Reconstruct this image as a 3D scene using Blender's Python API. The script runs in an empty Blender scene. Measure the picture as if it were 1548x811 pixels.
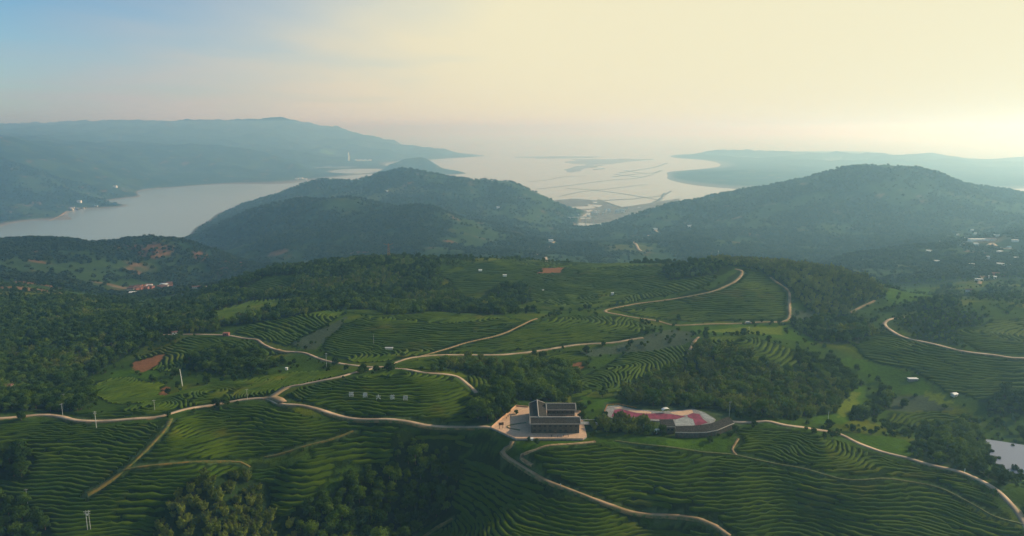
import bpy, bmesh, math, random
import numpy as np
from mathutils import Vector, Matrix
random.seed(7); RNG = np.random.default_rng(11)
SC = bpy.context.scene
COL = SC.collection
R = math.radians

# ------------------------------------------------------------------ camera, light, sky, exposure
CAM_Z = 500.0; PITCH = R(10.8); F = 1105.0; CX, CY = 774.0, 405.5      # photograph pixels (1548 wide)
cam = bpy.data.cameras.new('camera'); cam_o = bpy.data.objects.new('camera', cam); COL.objects.link(cam_o)
cam_o.location = (0, 0, CAM_Z); cam_o.rotation_euler = (R(90) - PITCH, 0, 0)
cam.sensor_width = 36; cam.lens = 36 * F / 1548; cam.clip_start = 1; cam.clip_end = 200000
SC.camera = cam_o
SUN_AZ, SUN_EL = R(68), R(27)          # azimuth clockwise from the view direction (+Y)
sdir = Vector((math.sin(SUN_AZ) * math.cos(SUN_EL), math.cos(SUN_AZ) * math.cos(SUN_EL), math.sin(SUN_EL)))
sl = bpy.data.lights.new('sun', 'SUN'); sl.energy = 5.0; sl.angle = R(0.6); sl.color = (1.0, 0.84, 0.58)
so = bpy.data.objects.new('sun', sl); COL.objects.link(so); so.rotation_euler = sdir.to_track_quat('Z', 'Y').to_euler()
SC.view_settings.view_transform = 'Standard'; SC.view_settings.look = 'None'
SC.view_settings.exposure = 0.0; SC.view_settings.gamma = 1.0
SC.cycles.volume_bounces = 3; SC.cycles.max_bounces = 6; SC.cycles.transparent_max_bounces = 12

def N(nt, t, **kw):
    n = nt.nodes.new(t)
    for k, v in kw.items():
        if k in n.inputs: n.inputs[k].default_value = v
        else: setattr(n, k, v)
    return n
def L(nt, a, b): nt.links.new(a, b)
def math_n(nt, op, a, b=None, c=None, clamp=False):
    n = nt.nodes.new('ShaderNodeMath'); n.operation = op; n.use_clamp = clamp
    for i, v in enumerate((a, b, c)):
        if v is None: continue
        if isinstance(v, (int, float)): n.inputs[i].default_value = v
        else: nt.links.new(v, n.inputs[i])
    return n.outputs[0]
def mix_c(nt, fac, a, b, mode='MIX'):
    n = nt.nodes.new('ShaderNodeMix'); n.data_type = 'RGBA'; n.blend_type = mode
    for s, v in ((n.inputs[0], fac), (n.inputs[6], a), (n.inputs[7], b)):
        if isinstance(v, (int, float)): s.default_value = v
        elif isinstance(v, tuple): s.default_value = v if len(v) == 4 else (*v, 1)
        else: nt.links.new(v, s)
    return n.outputs[2]

def make_world():
    w = bpy.data.worlds.new('World'); SC.world = w; w.use_nodes = True
    nt = w.node_tree; nt.nodes.clear()
    out = N(nt, 'ShaderNodeOutputWorld'); bg = N(nt, 'ShaderNodeBackground'); bg.inputs[1].default_value = 0.10
    sky = N(nt, 'ShaderNodeTexSky'); sky.sky_type = 'NISHITA'; sky.sun_disc = False
    sky.sun_elevation = SUN_EL; sky.sun_rotation = SUN_AZ; sky.altitude = 500; sky.dust_density = 1.0; sky.air_density = 1.0
    tc = N(nt, 'ShaderNodeTexCoord'); D = tc.outputs['Generated']
    nrm = N(nt, 'ShaderNodeVectorMath', operation='NORMALIZE'); L(nt, D, nrm.inputs[0])
    sep = N(nt, 'ShaderNodeSeparateXYZ'); L(nt, nrm.outputs[0], sep.inputs[0])
    dt = N(nt, 'ShaderNodeVectorMath', operation='DOT_PRODUCT'); L(nt, nrm.outputs[0], dt.inputs[0]); dt.inputs[1].default_value = sdir
    # thin high cloud sheet: direction projected on a plane overhead
    zc = math_n(nt, 'MAXIMUM', sep.outputs[2], 0.03)
    zc = math_n(nt, 'ADD', zc, 0.06)
    u = math_n(nt, 'DIVIDE', sep.outputs[0], zc); v = math_n(nt, 'DIVIDE', sep.outputs[1], zc)
    cmb = N(nt, 'ShaderNodeCombineXYZ'); L(nt, u, cmb.inputs[0]); L(nt, v, cmb.inputs[1])
    nz = N(nt, 'ShaderNodeTexNoise', Scale=0.35, Detail=5.0, Roughness=0.5, Distortion=0.5); L(nt, cmb.outputs[0], nz.inputs['Vector'])
    # cover grows toward the sun and toward the horizon
    sunw = math_n(nt, 'MULTIPLY_ADD', dt.outputs['Value'], 1.8, 0.0)
    hz = math_n(nt, 'MULTIPLY_ADD', sep.outputs[2], -3.3, 0.76)
    cv = math_n(nt, 'ADD', sunw, hz)
    cv = math_n(nt, 'ADD', cv, math_n(nt, 'MULTIPLY_ADD', nz.outputs[0], 1.2, -0.60))
    cv = math_n(nt, 'MULTIPLY', cv, 1.0, clamp=True)
    mr = N(nt, 'ShaderNodeMapRange', interpolation_type='SMOOTHSTEP'); L(nt, dt.outputs['Value'], mr.inputs[0])
    mr.inputs[1].default_value = -0.30; mr.inputs[2].default_value = 0.42
    veil = mix_c(nt, mr.outputs[0], (4.4, 4.0, 4.9), (8.9, 8.3, 5.7))
    blue = mix_c(nt, 1.0, sky.outputs[0], (0.80, 1.12, 1.32), 'MULTIPLY')
    col = mix_c(nt, cv, blue, veil)
    L(nt, col, bg.inputs[0]); L(nt, bg.outputs[0], out.inputs[0])
make_world()

# ------------------------------------------------------------------ projection helpers
CP, SP = math.cos(PITCH), math.sin(PITCH)
def rayc(px, py):
    """X and drop per metre of forward distance for a photo pixel"""
    a = (px - CX) / F; b = (py - CY) / F
    fw = CP - b * SP; dn = SP + b * CP
    return a / fw, dn / fw
def project(X, Y, Z):
    dz = CAM_Z - Z
    depth = Y * CP + dz * SP; dn = dz * CP - Y * SP
    return CX + F * X / depth, CY + F * dn / depth

# ------------------------------------------------------------------ noise
def vnoise(x, y, seed=0):
    xi = np.floor(x).astype(np.int64); yi = np.floor(y).astype(np.int64)
    xf = x - xi; yf = y - yi
    def h(i, j):
        n = (i * 374761393 + j * 668265263 + seed * 974634777) & 0xFFFFFFFF
        n = ((n ^ (n >> 13)) * 1274126177) & 0xFFFFFFFF
        n = (n ^ (n >> 16)) & 0xFFFF
        return n * (2 * math.pi / 65536)
    def g(i, j, dx, dy):
        a = h(i, j); return np.cos(a) * dx + np.sin(a) * dy
    sx = xf * xf * xf * (xf * (xf * 6 - 15) + 10); sy = yf * yf * yf * (yf * (yf * 6 - 15) + 10)
    a = g(xi, yi, xf, yf); b = g(xi + 1, yi, xf - 1, yf); c = g(xi, yi + 1, xf, yf - 1); d = g(xi + 1, yi + 1, xf - 1, yf - 1)
    return ((a + (b - a) * sx) + ((c + (d - c) * sx) - (a + (b - a) * sx)) * sy) * 1.5
def fbm(x, y, wl, octv=4, seed=0, gain=0.5):
    s = 0; a = 1.0; f = 1.0 / wl
    for o in range(octv):
        s = s + a * vnoise(x * f + 17.3 * o, y * f - 9.1 * o, seed + o); a *= gain; f *= 2.03
    return s
def ridged(x, y, wl, octv=3, seed=0):
    s = 0; a = 1.0; f = 1.0 / wl
    for o in range(octv):
        s = s + a * (1 - 2 * np.abs(vnoise(x * f, y * f, seed + o))); a *= 0.5; f *= 2.1
    return s
def sstep(a, b, x):
    t = np.clip((x - a) / (b - a), 0, 1); return t * t * (3 - 2 * t)

# ------------------------------------------------------------------ terrain: heights known at surveyed points, blended smoothly
PTS = []
def PZ(px, py, z):
    u, r = rayc(px, py); PTS.append((u, math.log((CAM_Z - z) / r), z))
def PY(px, py, Y):
    u, r = rayc(px, py + (5 if 2400 <= Y <= 5000 and abs(px - 774) < 780 and py > 240 else 0)); PTS.append((u, math.log(Y), CAM_Z - r * Y))      # tree tops stand on the surveyed crest lines
def G(px, Y, z):
    PTS.append(((px - CX) / F * 1.02, math.log(Y), z))
for px, z in ((-150,262),(0,268),(200,268),(420,262),(600,258),(850,272),(1000,272),(1200,276),(1400,284),(1548,290),(1700,290)): G(px, 265, z)
for a in ((-150,811,284),(0,811,285),(200,811,286),(420,811,279),(560,811,273),(640,811,276),(740,811,286),(850,811,290),(1000,811,288),(1200,811,291),(1400,811,298),(1548,811,302),(1700,811,300),
  (-120,720,300),(0,720,300),(150,740,300),(300,720,301),(400,740,292),(480,720,297),(560,740,284),(650,740,282),(700,720,292),(770,710,301),(900,720,306),(1050,740,303),(1200,720,308),(1350,720,309),(1470,720,307),
  (-120,650,315),(0,660,312),(150,660,312),(300,650,313),(450,650,312),(600,660,309),(690,665,306),(750,668,310),
  (820,675,314),(900,675,314),(1000,668,314.6),(1100,650,314.6),(1200,650,314),(1300,675,312),(1400,700,309.5),(1548,770,306),
  (0,633,316),(130,633,316),(240,630,316),(330,612,317),(400,603,317),(750,648,315),(770,618,315),(800,640,315),(860,650,315),(900,630,315),(930,612,315.5),(1000,615,316),(1060,628,316),(1100,635,315.5),(1180,640,315.5),
  (620,566,327),(520,578,325),(450,595,320),(700,578,322),(600,600,322.5),(720,620,314),(500,624,316),(680,640,313),
  (580,553,317),(650,538,314),(540,556,317),(430,590,317.5),(480,560,312),
  (100,612,309),(30,580,298),(100,560,294),(200,590,306),(200,540,297),(300,590,312),(300,550,303),(60,500,288),(0,480,282),(200,505,298),(270,505,301),(340,507,302),(420,528,306),(470,540,309),
  (400,480,308),(380,500,304),(470,490,313),(560,480,317),(650,485,316),(620,520,314),(740,500,317),(800,480,318),(760,530,312),(850,520,310),(970,512,309),(880,490,313),(1040,515,311),(940,545,304),
  (900,580,303),(830,600,306),(760,580,311),(960,570,305),(1000,600,310),(1100,540,315),(1120,512,317),(1180,530,311),(1200,600,306),(1250,580,302),(1260,620,304),
  (920,468,307),(1000,487,305),(1100,482,303),(1190,487,302),(1240,500,300),
  (1300,520,305),(1335,490,309),(1350,510,308),(1420,525,311),(1548,542,311),(1450,560,303),(1548,590,296),(1400,600,291),(1350,560,298),(1300,580,292),(1300,620,293),(1350,650,291),(1400,660,287),(1460,640,285),(1548,640,284),(1510,690,281),(1548,690,281),(1580,700,281),(1640,690,284)):
    PZ(*a)
for a in ((330,432,1050),(400,408,1080),(500,396,1080),(620,392,1110),(750,390,1110),(860,398,1080),(940,401,1030),(1000,400,1010),(1080,396,985),(1130,397,975),(1200,402,950),(1260,413,910),(1300,425,880),(1335,445,845),
  (400,450,920),(500,440,900),(600,430,930),(700,420,960),(750,440,900),(850,440,880),(650,470,780),(550,455,840),(950,440,880),(1030,420,910),(1100,440,820),(1180,430,850),(1150,410,900),(1250,445,820),(1290,475,790),(860,465,790),(1020,455,810),
  (350,460,900),(280,470,880),(200,470,900),(100,450,1000),(0,450,980),(-100,450,980),
  (240,437,1520),(180,448,1250),(300,436,1450),(330,432,1250),(270,455,1080),
  (-100,372,1550),(0,370,1600),(60,365,1680),(100,361,1720),(190,370,1780),(250,362,1820),(300,370,1900),(350,392,1950),(385,408,2000),
  (0,420,1250),(100,410,1450),(200,405,1620),(300,420,1700),(60,435,1150),(-100,420,1250),
  (1350,440,1150),(1300,405,1500),(1250,398,1700),(1450,400,1450),(1500,380,1700),(1480,360,2050),(1400,372,1850),(1548,355,1950),(1548,420,1200),(1430,430,1180),(1680,400,1400),
  (1548,460,760),(1450,462,765),(1390,475,760),(1348,484,720),(1548,500,670),(1680,480,740),(1390,450,980),(1548,440,1000),
  (340,312,4700),(400,295,4700),(450,279,4600),(500,264,4500),(532,268,4450),(575,254,4400),(650,258,4300),(700,268,4200),(760,270,4100),(820,292,4000),(850,306,3950),(860,326,3900),
  (600,290,3800),(750,300,3700),(800,325,3500),(500,290,4000),(690,310,3450),
  (280,356,3300),(330,335,3150),(400,311,3000),(450,299,2950),(500,292,2900),(550,299,2850),(600,309,2800),(650,310,2700),(700,328,2650),(750,345,2600),(800,360,2500),(845,374,2350),
  (400,370,2300),(550,360,2250),(650,365,2200),(750,380,2000),(480,340,2550),(320,380,2500),(860,385,2000),(840,350,2900),(870,340,3500),(880,330,4050),
  (900,344,3300),(960,322,3450),(1050,294,3600),(1160,278,3650),(1185,275,3600),(1250,256,3400),(1320,247,3300),(1380,254,3250),(1450,275,3200),(1500,291,3150),(1548,300,3100),(1680,300,3000),
  (1000,350,2800),(1000,380,2200),(940,370,2300),(1100,320,3100),(1150,345,2700),(1300,310,2950),(1300,345,2600),(1200,385,2200),(1400,340,2600),(1548,335,2500),(1050,372,2300),
  (-150,300,4300),(0,300,4350),(0,250,5100),(0,212,6000),(-150,212,5800),(80,280,4900),(100,260,5600),(100,225,6600),(140,300,4750),(200,270,6200),(250,262,7200),(250,228,8400),(350,262,7600),(350,225,9200),(-150,192,12500),
  (0,192,13000),(100,191,13200),(200,190,13500),(280,184,15000),(350,184,15500),(410,181,16000),(480,190,16500),(550,206,16500),(600,219,16500),(650,230,16500),(430,225,11500),(500,236,11500),(0,205,9000),(100,212,9500),(200,218,10000),(320,222,10500),
  (1080,238,12500),(1130,232,13000),(1190,236,13000),(1250,233,13000),(1330,238,13000),(1400,236,12500),(1470,241,12500),(1548,238,12500),(1680,240,13500),(1050,262,8000),(1150,258,8500),(1300,256,8800),(1500,258,8800),(635,231,8850),(603,251,8900),(668,251,8900)):
    PY(*a)
for px in (450,550,650,750,850,950,1050,1150,1230): G(px, 1330, 235); G(px, 1700, 165)
for px in (0,100,200,300): G(px, 2300, 60); G(px, 2700, -5)
G(-120,2300,90); G(-120,2800,20); G(360,2300,90)
for a in ((30,3350,-12),(120,3300,-12),(220,3300,-12),(80,3900,-12),(180,4200,-12),(240,4600,-14),(300,4900,-14),(260,5500,-12),(350,5400,-12),(400,6200,-10),(300,4000,-12),(-20,3200,-8),(-150,3300,20),
  (-60,3700,15),(0,3900,12),(60,4100,8),(110,4450,6),(150,4700,5),(165,5100,8),(230,6100,5),(300,6500,3),(400,6900,4),(460,7300,5),(540,8200,4),(580,9300,6),(480,8600,25),(20,3560,-4),(95,3950,-3),
  (450,3450,95),(550,3400,110),(650,3300,110),(750,3100,100),(350,3600,50),(290,3600,-6),(320,4300,-8),(390,5200,-8),
  (500,5400,-12),(600,5400,-14),(700,5200,-14),(800,5000,-10),(860,4800,-8),(550,6500,-12),(650,6800,-14),(760,6500,-14),(860,6000,-10),(960,5500,-8),(700,8000,-14),(850,8500,-14),(960,7000,-10),(750,10000,-14),(900,11000,-14),(700,12500,-14),(850,14000,-14),(980,13500,-14),(1200,17500,-10),(1450,17500,-10),(900,9400,-14),(970,9400,-14),(1000,10500,-14),(930,8400,-12),(0,20500,300),(300,20500,300),
  (900,4500,-5),(1000,4900,-5),(960,4400,-3),(1050,4700,2),(1150,4900,6),(1300,4600,8),(1450,4500,8),(1600,4500,8),(1020,6300,-4),(1100,6500,4),(1300,6500,6),(1500,6500,6),(990,8000,-8),
  (635,8100,-12),(635,9900,-12),(500,20500,80)): G(*a)
PTS = np.array(PTS)
def solve_tps():
    c2 = 0.05 ** 2
    x = PTS[:, :2]; n = len(x)
    d = np.sqrt(((x[:, None] - x[None]) ** 2).sum(-1) + c2)
    A = np.zeros((n + 3, n + 3)); A[:n, :n] = -d + np.eye(n) * 0.0008
    P = np.c_[np.ones(n), x]; A[:n, n:] = P; A[n:, :n] = P.T
    rhs = np.r_[PTS[:, 2], 0, 0, 0]
    return np.linalg.solve(A, rhs), c2
W, C2 = solve_tps()
def base_h(u, v):
    out = np.zeros(u.shape)
    for i in range(len(PTS)):
        out -= W[i] * np.sqrt((u - PTS[i, 0]) ** 2 + (v - PTS[i, 1]) ** 2 + C2)
    return out + W[-3] + W[-2] * u + W[-1] * v
NU, NV = 540, 860
UMAX = 0.92; V0, V1 = math.log(240), math.log(21000)
ug = np.linspace(-UMAX, UMAX, NU); vg = np.linspace(V0, V1, NV)
cu, cv_ = np.linspace(-UMAX, UMAX, 181), np.linspace(V0, V1, 287)
CUg, CVg = np.meshgrid(cu, cv_)
coarse = base_h(CUg, CVg)
def bil(grid, u, v, nu, nv):
    fu = np.clip((u + UMAX) / (2 * UMAX) * (nu - 1), 0, nu - 1.001); fv = np.clip((v - V0) / (V1 - V0) * (nv - 1), 0, nv - 1.001)
    i = fu.astype(int); j = fv.astype(int); a = fu - i; b = fv - j
    return (grid[j, i] * (1 - a) + grid[j, i + 1] * a) * (1 - b) + (grid[j + 1, i] * (1 - a) + grid[j + 1, i + 1] * a) * b
def cubic_up(grid, nv2, nu2):
    """Catmull-Rom upsampling so that the slopes stay smooth"""
    def up(g, n2):
        n = g.shape[0]; t = np.linspace(0, n - 1, n2); i = np.clip(t.astype(int), 0, n - 2); f = (t - i)[:, None]
        gp = np.vstack([2 * g[:1] - g[1:2], g, 2 * g[-1:] - g[-2:-1]])
        p0, p1, p2, p3 = gp[i], gp[i + 1], gp[i + 2], gp[i + 3]
        return 0.5 * (2 * p1 + (p2 - p0) * f + (2 * p0 - 5 * p1 + 4 * p2 - p3) * f * f + (3 * p1 - p0 - 3 * p2 + p3) * f ** 3)
    return up(up(grid, nv2).T, nu2).T
HB = cubic_up(coarse, NV, NU)
UG, VG = np.meshgrid(ug, vg); YG = np.exp(VG); XG = UG * YG
def relief(X, Y, zb):
    land = sstep(4, 60, zb)
    far = sstep(1150, 2000, Y)
    mid = sstep(700, 1100, Y)
    z = zb + land * far * ((ridged(X, Y, 620, 4, 3) - 0.95) * 14 + fbm(X, Y, 120, 3, 9) * 5)
    z = z + sstep(4500, 7000, Y) * land * (ridged(X, Y, 1500, 3, 31) - 0.9) * (50 + 50 * sstep(8000, 12000, Y))
    z = z + (1 - far) * (fbm(X, Y, 85, 2, 21) * 1.6 + fbm(X, Y, 28, 2, 41) * 0.35) * np.clip(0.35 + mid, 0, 1)
    z = z + (1 - far) * (fbm(X, Y, 46, 2, 77) * 0.5)
    z = z + (1 - sstep(400, 560, Y)) * (fbm(X, Y, 58, 2, 5) * 5.0)
    return z
H = relief(XG, YG, HB)
def zat(X, Y):
    X = np.asarray(X, float); Y = np.asarray(Y, float)
    return bil(H, X / Y, np.log(Y), NU, NV)
_t = np.exp(np.linspace(V0, V1 - 0.001, 3500))
def ground(px, py, z=None):
    """point of the ground seen at a photo pixel"""
    u, r = rayc(px, py)
    if z is not None:
        Y = (CAM_Z - z) / r; return np.array((u * Y, Y, z))
    hs = zat(u * _t, _t); ray = CAM_Z - r * _t
    k = np.nonzero(hs >= ray)[0]
    if len(k) == 0: return np.array((u * _t[-1], _t[-1], hs[-1]))
    k = max(k[0], 1); a0 = hs[k - 1] - ray[k - 1]; a1 = hs[k] - ray[k]; f = a0 / (a0 - a1) if a0 != a1 else 0
    Y = _t[k - 1] + (_t[k] - _t[k - 1]) * f
    return np.array((u * Y, Y, float(zat(u * Y, Y))))
def level(P, z, soft):
    """grade the ground to a level platform"""
    P = np.array(P, float); cx, cy = P.mean(0)
    dmin = np.full(XG.shape, 1e9)
    for a, b in zip(P, np.roll(P, -1, 0)):
        ab = b - a; t = np.clip(((XG - a[0]) * ab[0] + (YG - a[1]) * ab[1]) / (ab @ ab), 0, 1)
        dmin = np.minimum(dmin, np.hypot(XG - a[0] - t * ab[0], YG - a[1] - t * ab[1]))
    ins = np.zeros(XG.shape, bool)
    for a, b in zip(P, np.roll(P, -1, 0)):
        if a[1] == b[1]: continue
        ins ^= ((a[1] > YG) != (b[1] > YG)) & (XG < (b[0] - a[0]) * (YG - a[1]) / (b[1] - a[1]) + a[0])
    w = np.where(ins, 1, 1 - sstep(0, soft, dmin)); H[:] = H * (1 - w) + z * w
_pb = [ground(x, y, 284.0)[:2] for x, y in ((1488,664),(1548,673),(1640,680),(1640,745),(1548,735),(1530,722),(1520,708),(1498,700),(1494,690),(1500,680))]
level(_pb, 282.5, 9)
level([(-13.5, 433), (2.5, 415), (44, 415), (60, 418), (63, 436), (66, 462), (30, 467), (2.5, 471)], 314.3, 16)
level([(60, 436), (84, 424), (102, 420), (142, 428), (154, 446), (134, 468), (100, 472), (62, 480)], 314.3, 14)

# ------------------------------------------------------------------ materials
MATS = {}
def mat(name, col, rough=0.8, var=0.0, scale=1.0, col2=None, bump=0.0, metal=0.0, spec=0.3):
    m = bpy.data.materials.new(name); m.use_nodes = True; nt = m.node_tree; b = nt.nodes['Principled BSDF']
    b.inputs['Roughness'].default_value = rough; b.inputs['Metallic'].default_value = metal; b.inputs['Specular IOR Level'].default_value = spec
    b.inputs['Base Color'].default_value = (*col, 1)
    tc = N(nt, 'ShaderNodeNewGeometry')
    nz = N(nt, 'ShaderNodeTexNoise', Scale=scale, Detail=4.0, Roughness=0.6); L(nt, tc.outputs['Position'], nz.inputs['Vector'])
    c2 = col2 or tuple(c * (1 - var) for c in col); c1 = col if col2 else tuple(min(1, c * (1 + var)) for c in col)
    cr = N(nt, 'ShaderNodeMapRange', interpolation_type='SMOOTHSTEP'); cr.inputs[1].default_value = 0.36; cr.inputs[2].default_value = 0.64
    L(nt, nz.outputs[0], cr.inputs[0])
    L(nt, mix_c(nt, cr.outputs[0], c1, c2), b.inputs['Base Color'])
    if bump:
        bp = N(nt, 'ShaderNodeBump', Strength=1.0, Distance=bump); L(nt, nz.outputs[0], bp.inputs['Height']); L(nt, bp.outputs[0], b.inputs['Normal'])
    MATS[name] = m; return m
def mesh_obj(name, verts, faces, m=None, smooth=False, parent=None, link=True):
    me = bpy.data.meshes.new(name)
    if isinstance(faces, np.ndarray):
        nf, k = faces.shape
        me.vertices.add(len(verts)); me.vertices.foreach_set('co', np.asarray(verts, np.float32).ravel())
        me.loops.add(nf * k); me.loops.foreach_set('vertex_index', faces.astype(np.int32).ravel())
        me.polygons.add(nf); me.polygons.foreach_set('loop_start', np.arange(0, nf * k, k, dtype=np.int32))
        me.polygons.foreach_set('loop_total', np.full(nf, k, np.int32))
        me.update(calc_edges=True)
    else:
        me.from_pydata([tuple(v) for v in verts], [], faces); me.update()
    if smooth: me.polygons.foreach_set('use_smooth', np.ones(len(me.polygons), bool))
    if m is not None: me.materials.append(m)
    o = bpy.data.objects.new(name, me)
    if link: COL.objects.link(o)
    if parent is not None: o.parent = parent
    return o
def tag(o, label=None, cat=None, group=None, kind=None):
    if label: o['label'] = label
    if cat: o['category'] = cat
    if group: o['group'] = group
    if kind: o['kind'] = kind
    return o

#@@LANDUSE
# ------------------------------------------------------------------ land use: outlines of fields, woods, roads, all held in ground coordinates
VIS = np.maximum.accumulate((H - CAM_Z) / YG, axis=0)              # skyline seen from the drone, used to leave out what no one sees
def poly_g(pts, z=None): return np.array([ground(x, y, z)[:2] for x, y in pts])
def dense(pts, n=4):
    out = []
    for a, b in zip(pts, pts[1:] + pts[:1]):
        for k in range(n): out.append((a[0] + (b[0] - a[0]) * k / n, a[1] + (b[1] - a[1]) * k / n))
    return out
RX0, RX1, RY0, RY1, RS = -900.0, 900.0, 245.0, 1245.0, 2.0
rx = np.arange(RX0, RX1 + .1, RS); ry = np.arange(RY0, RY1 + .1, RS)
RXG, RYG = np.meshgrid(rx, ry)
LAND = np.zeros(RXG.shape, np.int32)      # 0 scrub 1 tea 2 forest 3 bamboo 4 meadow 5 bare soil 6 built 7 dry brush 8 crop
FID = np.zeros(RXG.shape, np.int32)
def in_poly(X, Y, P):
    ins = np.zeros(X.shape, bool); n = len(P)
    for i in range(n):
        x1, y1 = P[i]; x2, y2 = P[(i + 1) % n]
        if y1 == y2: continue
        c = ((y1 > Y) != (y2 > Y)) & (X < (x2 - x1) * (Y - y1) / (y2 - y1) + x1)
        ins ^= c
    return ins
def paint(pts, kind, fid=0, only=None):
    P = poly_g(pts)
    j0, j1 = np.searchsorted(ry, (P[:, 1].min(), P[:, 1].max())); i0, i1 = np.searchsorted(rx, (P[:, 0].min(), P[:, 0].max()))
    s = (slice(max(0, j0 - 1), j1 + 1), slice(max(0, i0 - 1), i1 + 1))
    wx = fbm(RXG[s], RYG[s], 30, 2, 5) * 3.5; wy = fbm(RXG[s], RYG[s], 30, 2, 15) * 3.5
    m = in_poly(RXG[s] + wx, RYG[s] + wy, P)
    if only is not None: m &= np.isin(LAND[s], only)
    LAND[s][m] = kind; FID[s][m] = fid
TEA = [
 ('wavy tea terraces left of the straight dirt track at the lower left', [(-100,650),(0,642),(95,638),(150,643),(256,636),(240,662),(190,708),(140,745),(120,780),(200,830),(-100,830)]),
 ('tea slope between the long road and the thin dirt path, right of the straight track', [(256,636),(330,616),(398,609),(420,619),(520,637),(560,643),(520,660),(470,674),(400,694),(340,697),(250,701),(190,711),(240,662)]),
 ('tea slope below the thin dirt path with dark trees at its foot', [(140,745),(190,714),(250,704),(350,701),(420,700),(500,690),(500,720),(470,780),(420,830),(200,830),(120,780)]),
 ('strip of tea rows just below the long road, left of the bare terrace', [(560,643),(640,651),(735,655),(755,672),(700,690),(640,695),(560,705),(500,715),(470,700),(470,676),(520,662)]),
 ('rounded tea knoll with white characters, ringed by the pale road', [(425,602),(455,586),(520,574),(600,560),(665,566),(700,582),(722,605),(728,642),(640,643),(530,628),(440,610)]),
 ('tea terraces sweeping in S curves left of the winding path, lower centre', [(690,695),(755,680),(768,700),(830,737),(900,767),(960,783),(1060,797),(1090,830),(620,830),(665,780),(690,735)]),
 ('broad tea hillside right of the winding path, lower right', [(792,692),(850,677),(900,670),(1000,678),(1100,691),(1200,711),(1280,727),(1370,731),(1430,745),(1500,783),(1570,800),(1570,830),(1110,830),(1085,797),(1000,784),(900,760),(850,738),(800,706)]),
 ('oval tea knoll between the upper right road and the thin ridge path', [(1112,645),(1200,652),(1270,668),(1350,694),(1460,724),(1510,755),(1540,792),(1500,778),(1432,740),(1370,724),(1290,723),(1200,706),(1115,685),(1120,665)]),
 ('long tea field above the middle road', [(592,547),(632,520),(700,505),(800,487),(860,478),(940,478),(985,494),(965,511),(900,519),(820,529),(740,534),(640,537)]),
 ('tea rows above the left road, under the bright green plots', [(480,502),(560,478),(680,482),(720,500),(630,535),(590,548),(545,549),(490,538)]),
 ('short steep tea rows at the left end of the left road', [(350,505),(380,488),(470,470),(525,474),(480,500),(450,528),(400,516)]),
 ('terraced tea hill crossed by a pale track, under the ridge', [(920,468),(1000,455),(1080,435),(1125,405),(1150,410),(1185,430),(1195,460),(1185,485),(1060,487),(1000,485)]),
 ('wide tea terraces on the middle of the long ridge', [(660,410),(750,394),(860,398),(1000,400),(1110,404),(1060,436),(920,465),(850,470),(780,470),(700,450)]),
 ('curved tea rows behind the dark bamboo grove', [(1058,512),(1130,508),(1200,528),(1215,555),(1180,570),(1100,545)]),
 ('sloping tea rows between the bamboo grove and the middle road', [(880,570),(960,528),(1040,523),(1035,548),(990,568),(930,596),(885,592)]),
 ('tea rows in the hollow below the middle road', [(830,560),(820,540),(870,530),(900,540),(880,562),(890,600),(870,610)]),
 ('curving tea terraces below the right hand road', [(1290,512),(1340,500),(1440,531),(1570,548),(1570,590),(1500,612),(1430,592),(1380,562),(1300,542)]),
 ('tea terraces above the right hand road', [(1440,505),(1500,485),(1570,478),(1570,540),(1480,532)]),
 ('small plot of curved tea rows beside the dark wood at left', [(135,577),(200,570),(250,582),(245,607),(180,612),(142,602)]),
 ('dim tea slope with reddish earth, left of the left road', [(205,562),(210,540),(290,508),(385,518),(430,534),(350,548),(260,562)]),
 ('tea rows on the small rise between the two fork roads', [(590,556),(640,541),(740,539),(700,560),(668,562)]),
 ('bright gently sloping tea field behind the long road, left of the fork', [(60,625),(160,626),(240,603),(300,584),(450,562),(545,560),(500,576),(440,586),(400,601),(330,611),(240,628),(150,634),(60,628)]),
 ('bright flat tea plots just under the wooded ridge', [(560,477),(520,472),(600,466),(680,474),(760,479),(800,485),(700,502)]),
 ('low tea plots in the damp hollow at right', [(1255,540),(1310,545),(1400,575),(1405,596),(1330,588),(1290,572)]),
 ('tea rows right of the damp hollow', [(1340,625),(1400,622),(1470,628),(1470,640),(1400,648),(1345,645)]),
 ('tea slope left of the leafy clump, above the knoll', [(720,560),(700,575),(722,592),(760,585),(780,600),(770,560)]),
 ('terraced slope above the wooded hollow at far left', [(300,478),(380,455),(440,450),(420,470),(340,486)]),
]
for i, (lab, P) in enumerate(TEA): paint(dense(P, 3), 1, i + 1)
MEADOW = [ [(170,562),(240,560),(240,572),(170,572)],
 [(1040,494),(1180,490),(1240,500),(1230,520),(1130,504),(1060,506)], [(1260,540),(1310,545),(1400,575),(1410,600),(1330,590),(1290,570)],
 [(1250,590),(1310,585),(1300,620),(1280,640),(1230,640)], [(770,668),(960,664),(1100,660),(1105,685),(1000,674),(900,666),(850,675),(795,685)], [(1330,440),(1400,435),(1420,450),(1350,462)],
 [(1300,655),(1370,665),(1400,680),(1350,690),(1300,672)], [(880,600),(935,600),(920,618),(885,620)], [(420,455),(480,450),(470,465),(420,466)]]
for P in MEADOW: paint(dense(P), 4)
for P in ([(1060,500),(1130,494),(1185,494),(1180,506),(1110,505)], [(1255,600),(1300,590),(1290,625),(1262,630)], [(1400,592),(1440,600),(1440,612),(1395,606)]): paint(dense(P), 8)
BARE = [ [(150,518),(170,512),(192,514),(170,524)], [(200,560),(205,548),(245,535),(240,548),(215,563)], [(820,406),(850,405),(845,412),(812,414)], [(238,588),(250,586),(248,600),(238,600)],
 [(858,550),(880,550),(878,558),(862,560)]]
for P in BARE: paint(dense(P), 5)
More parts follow.
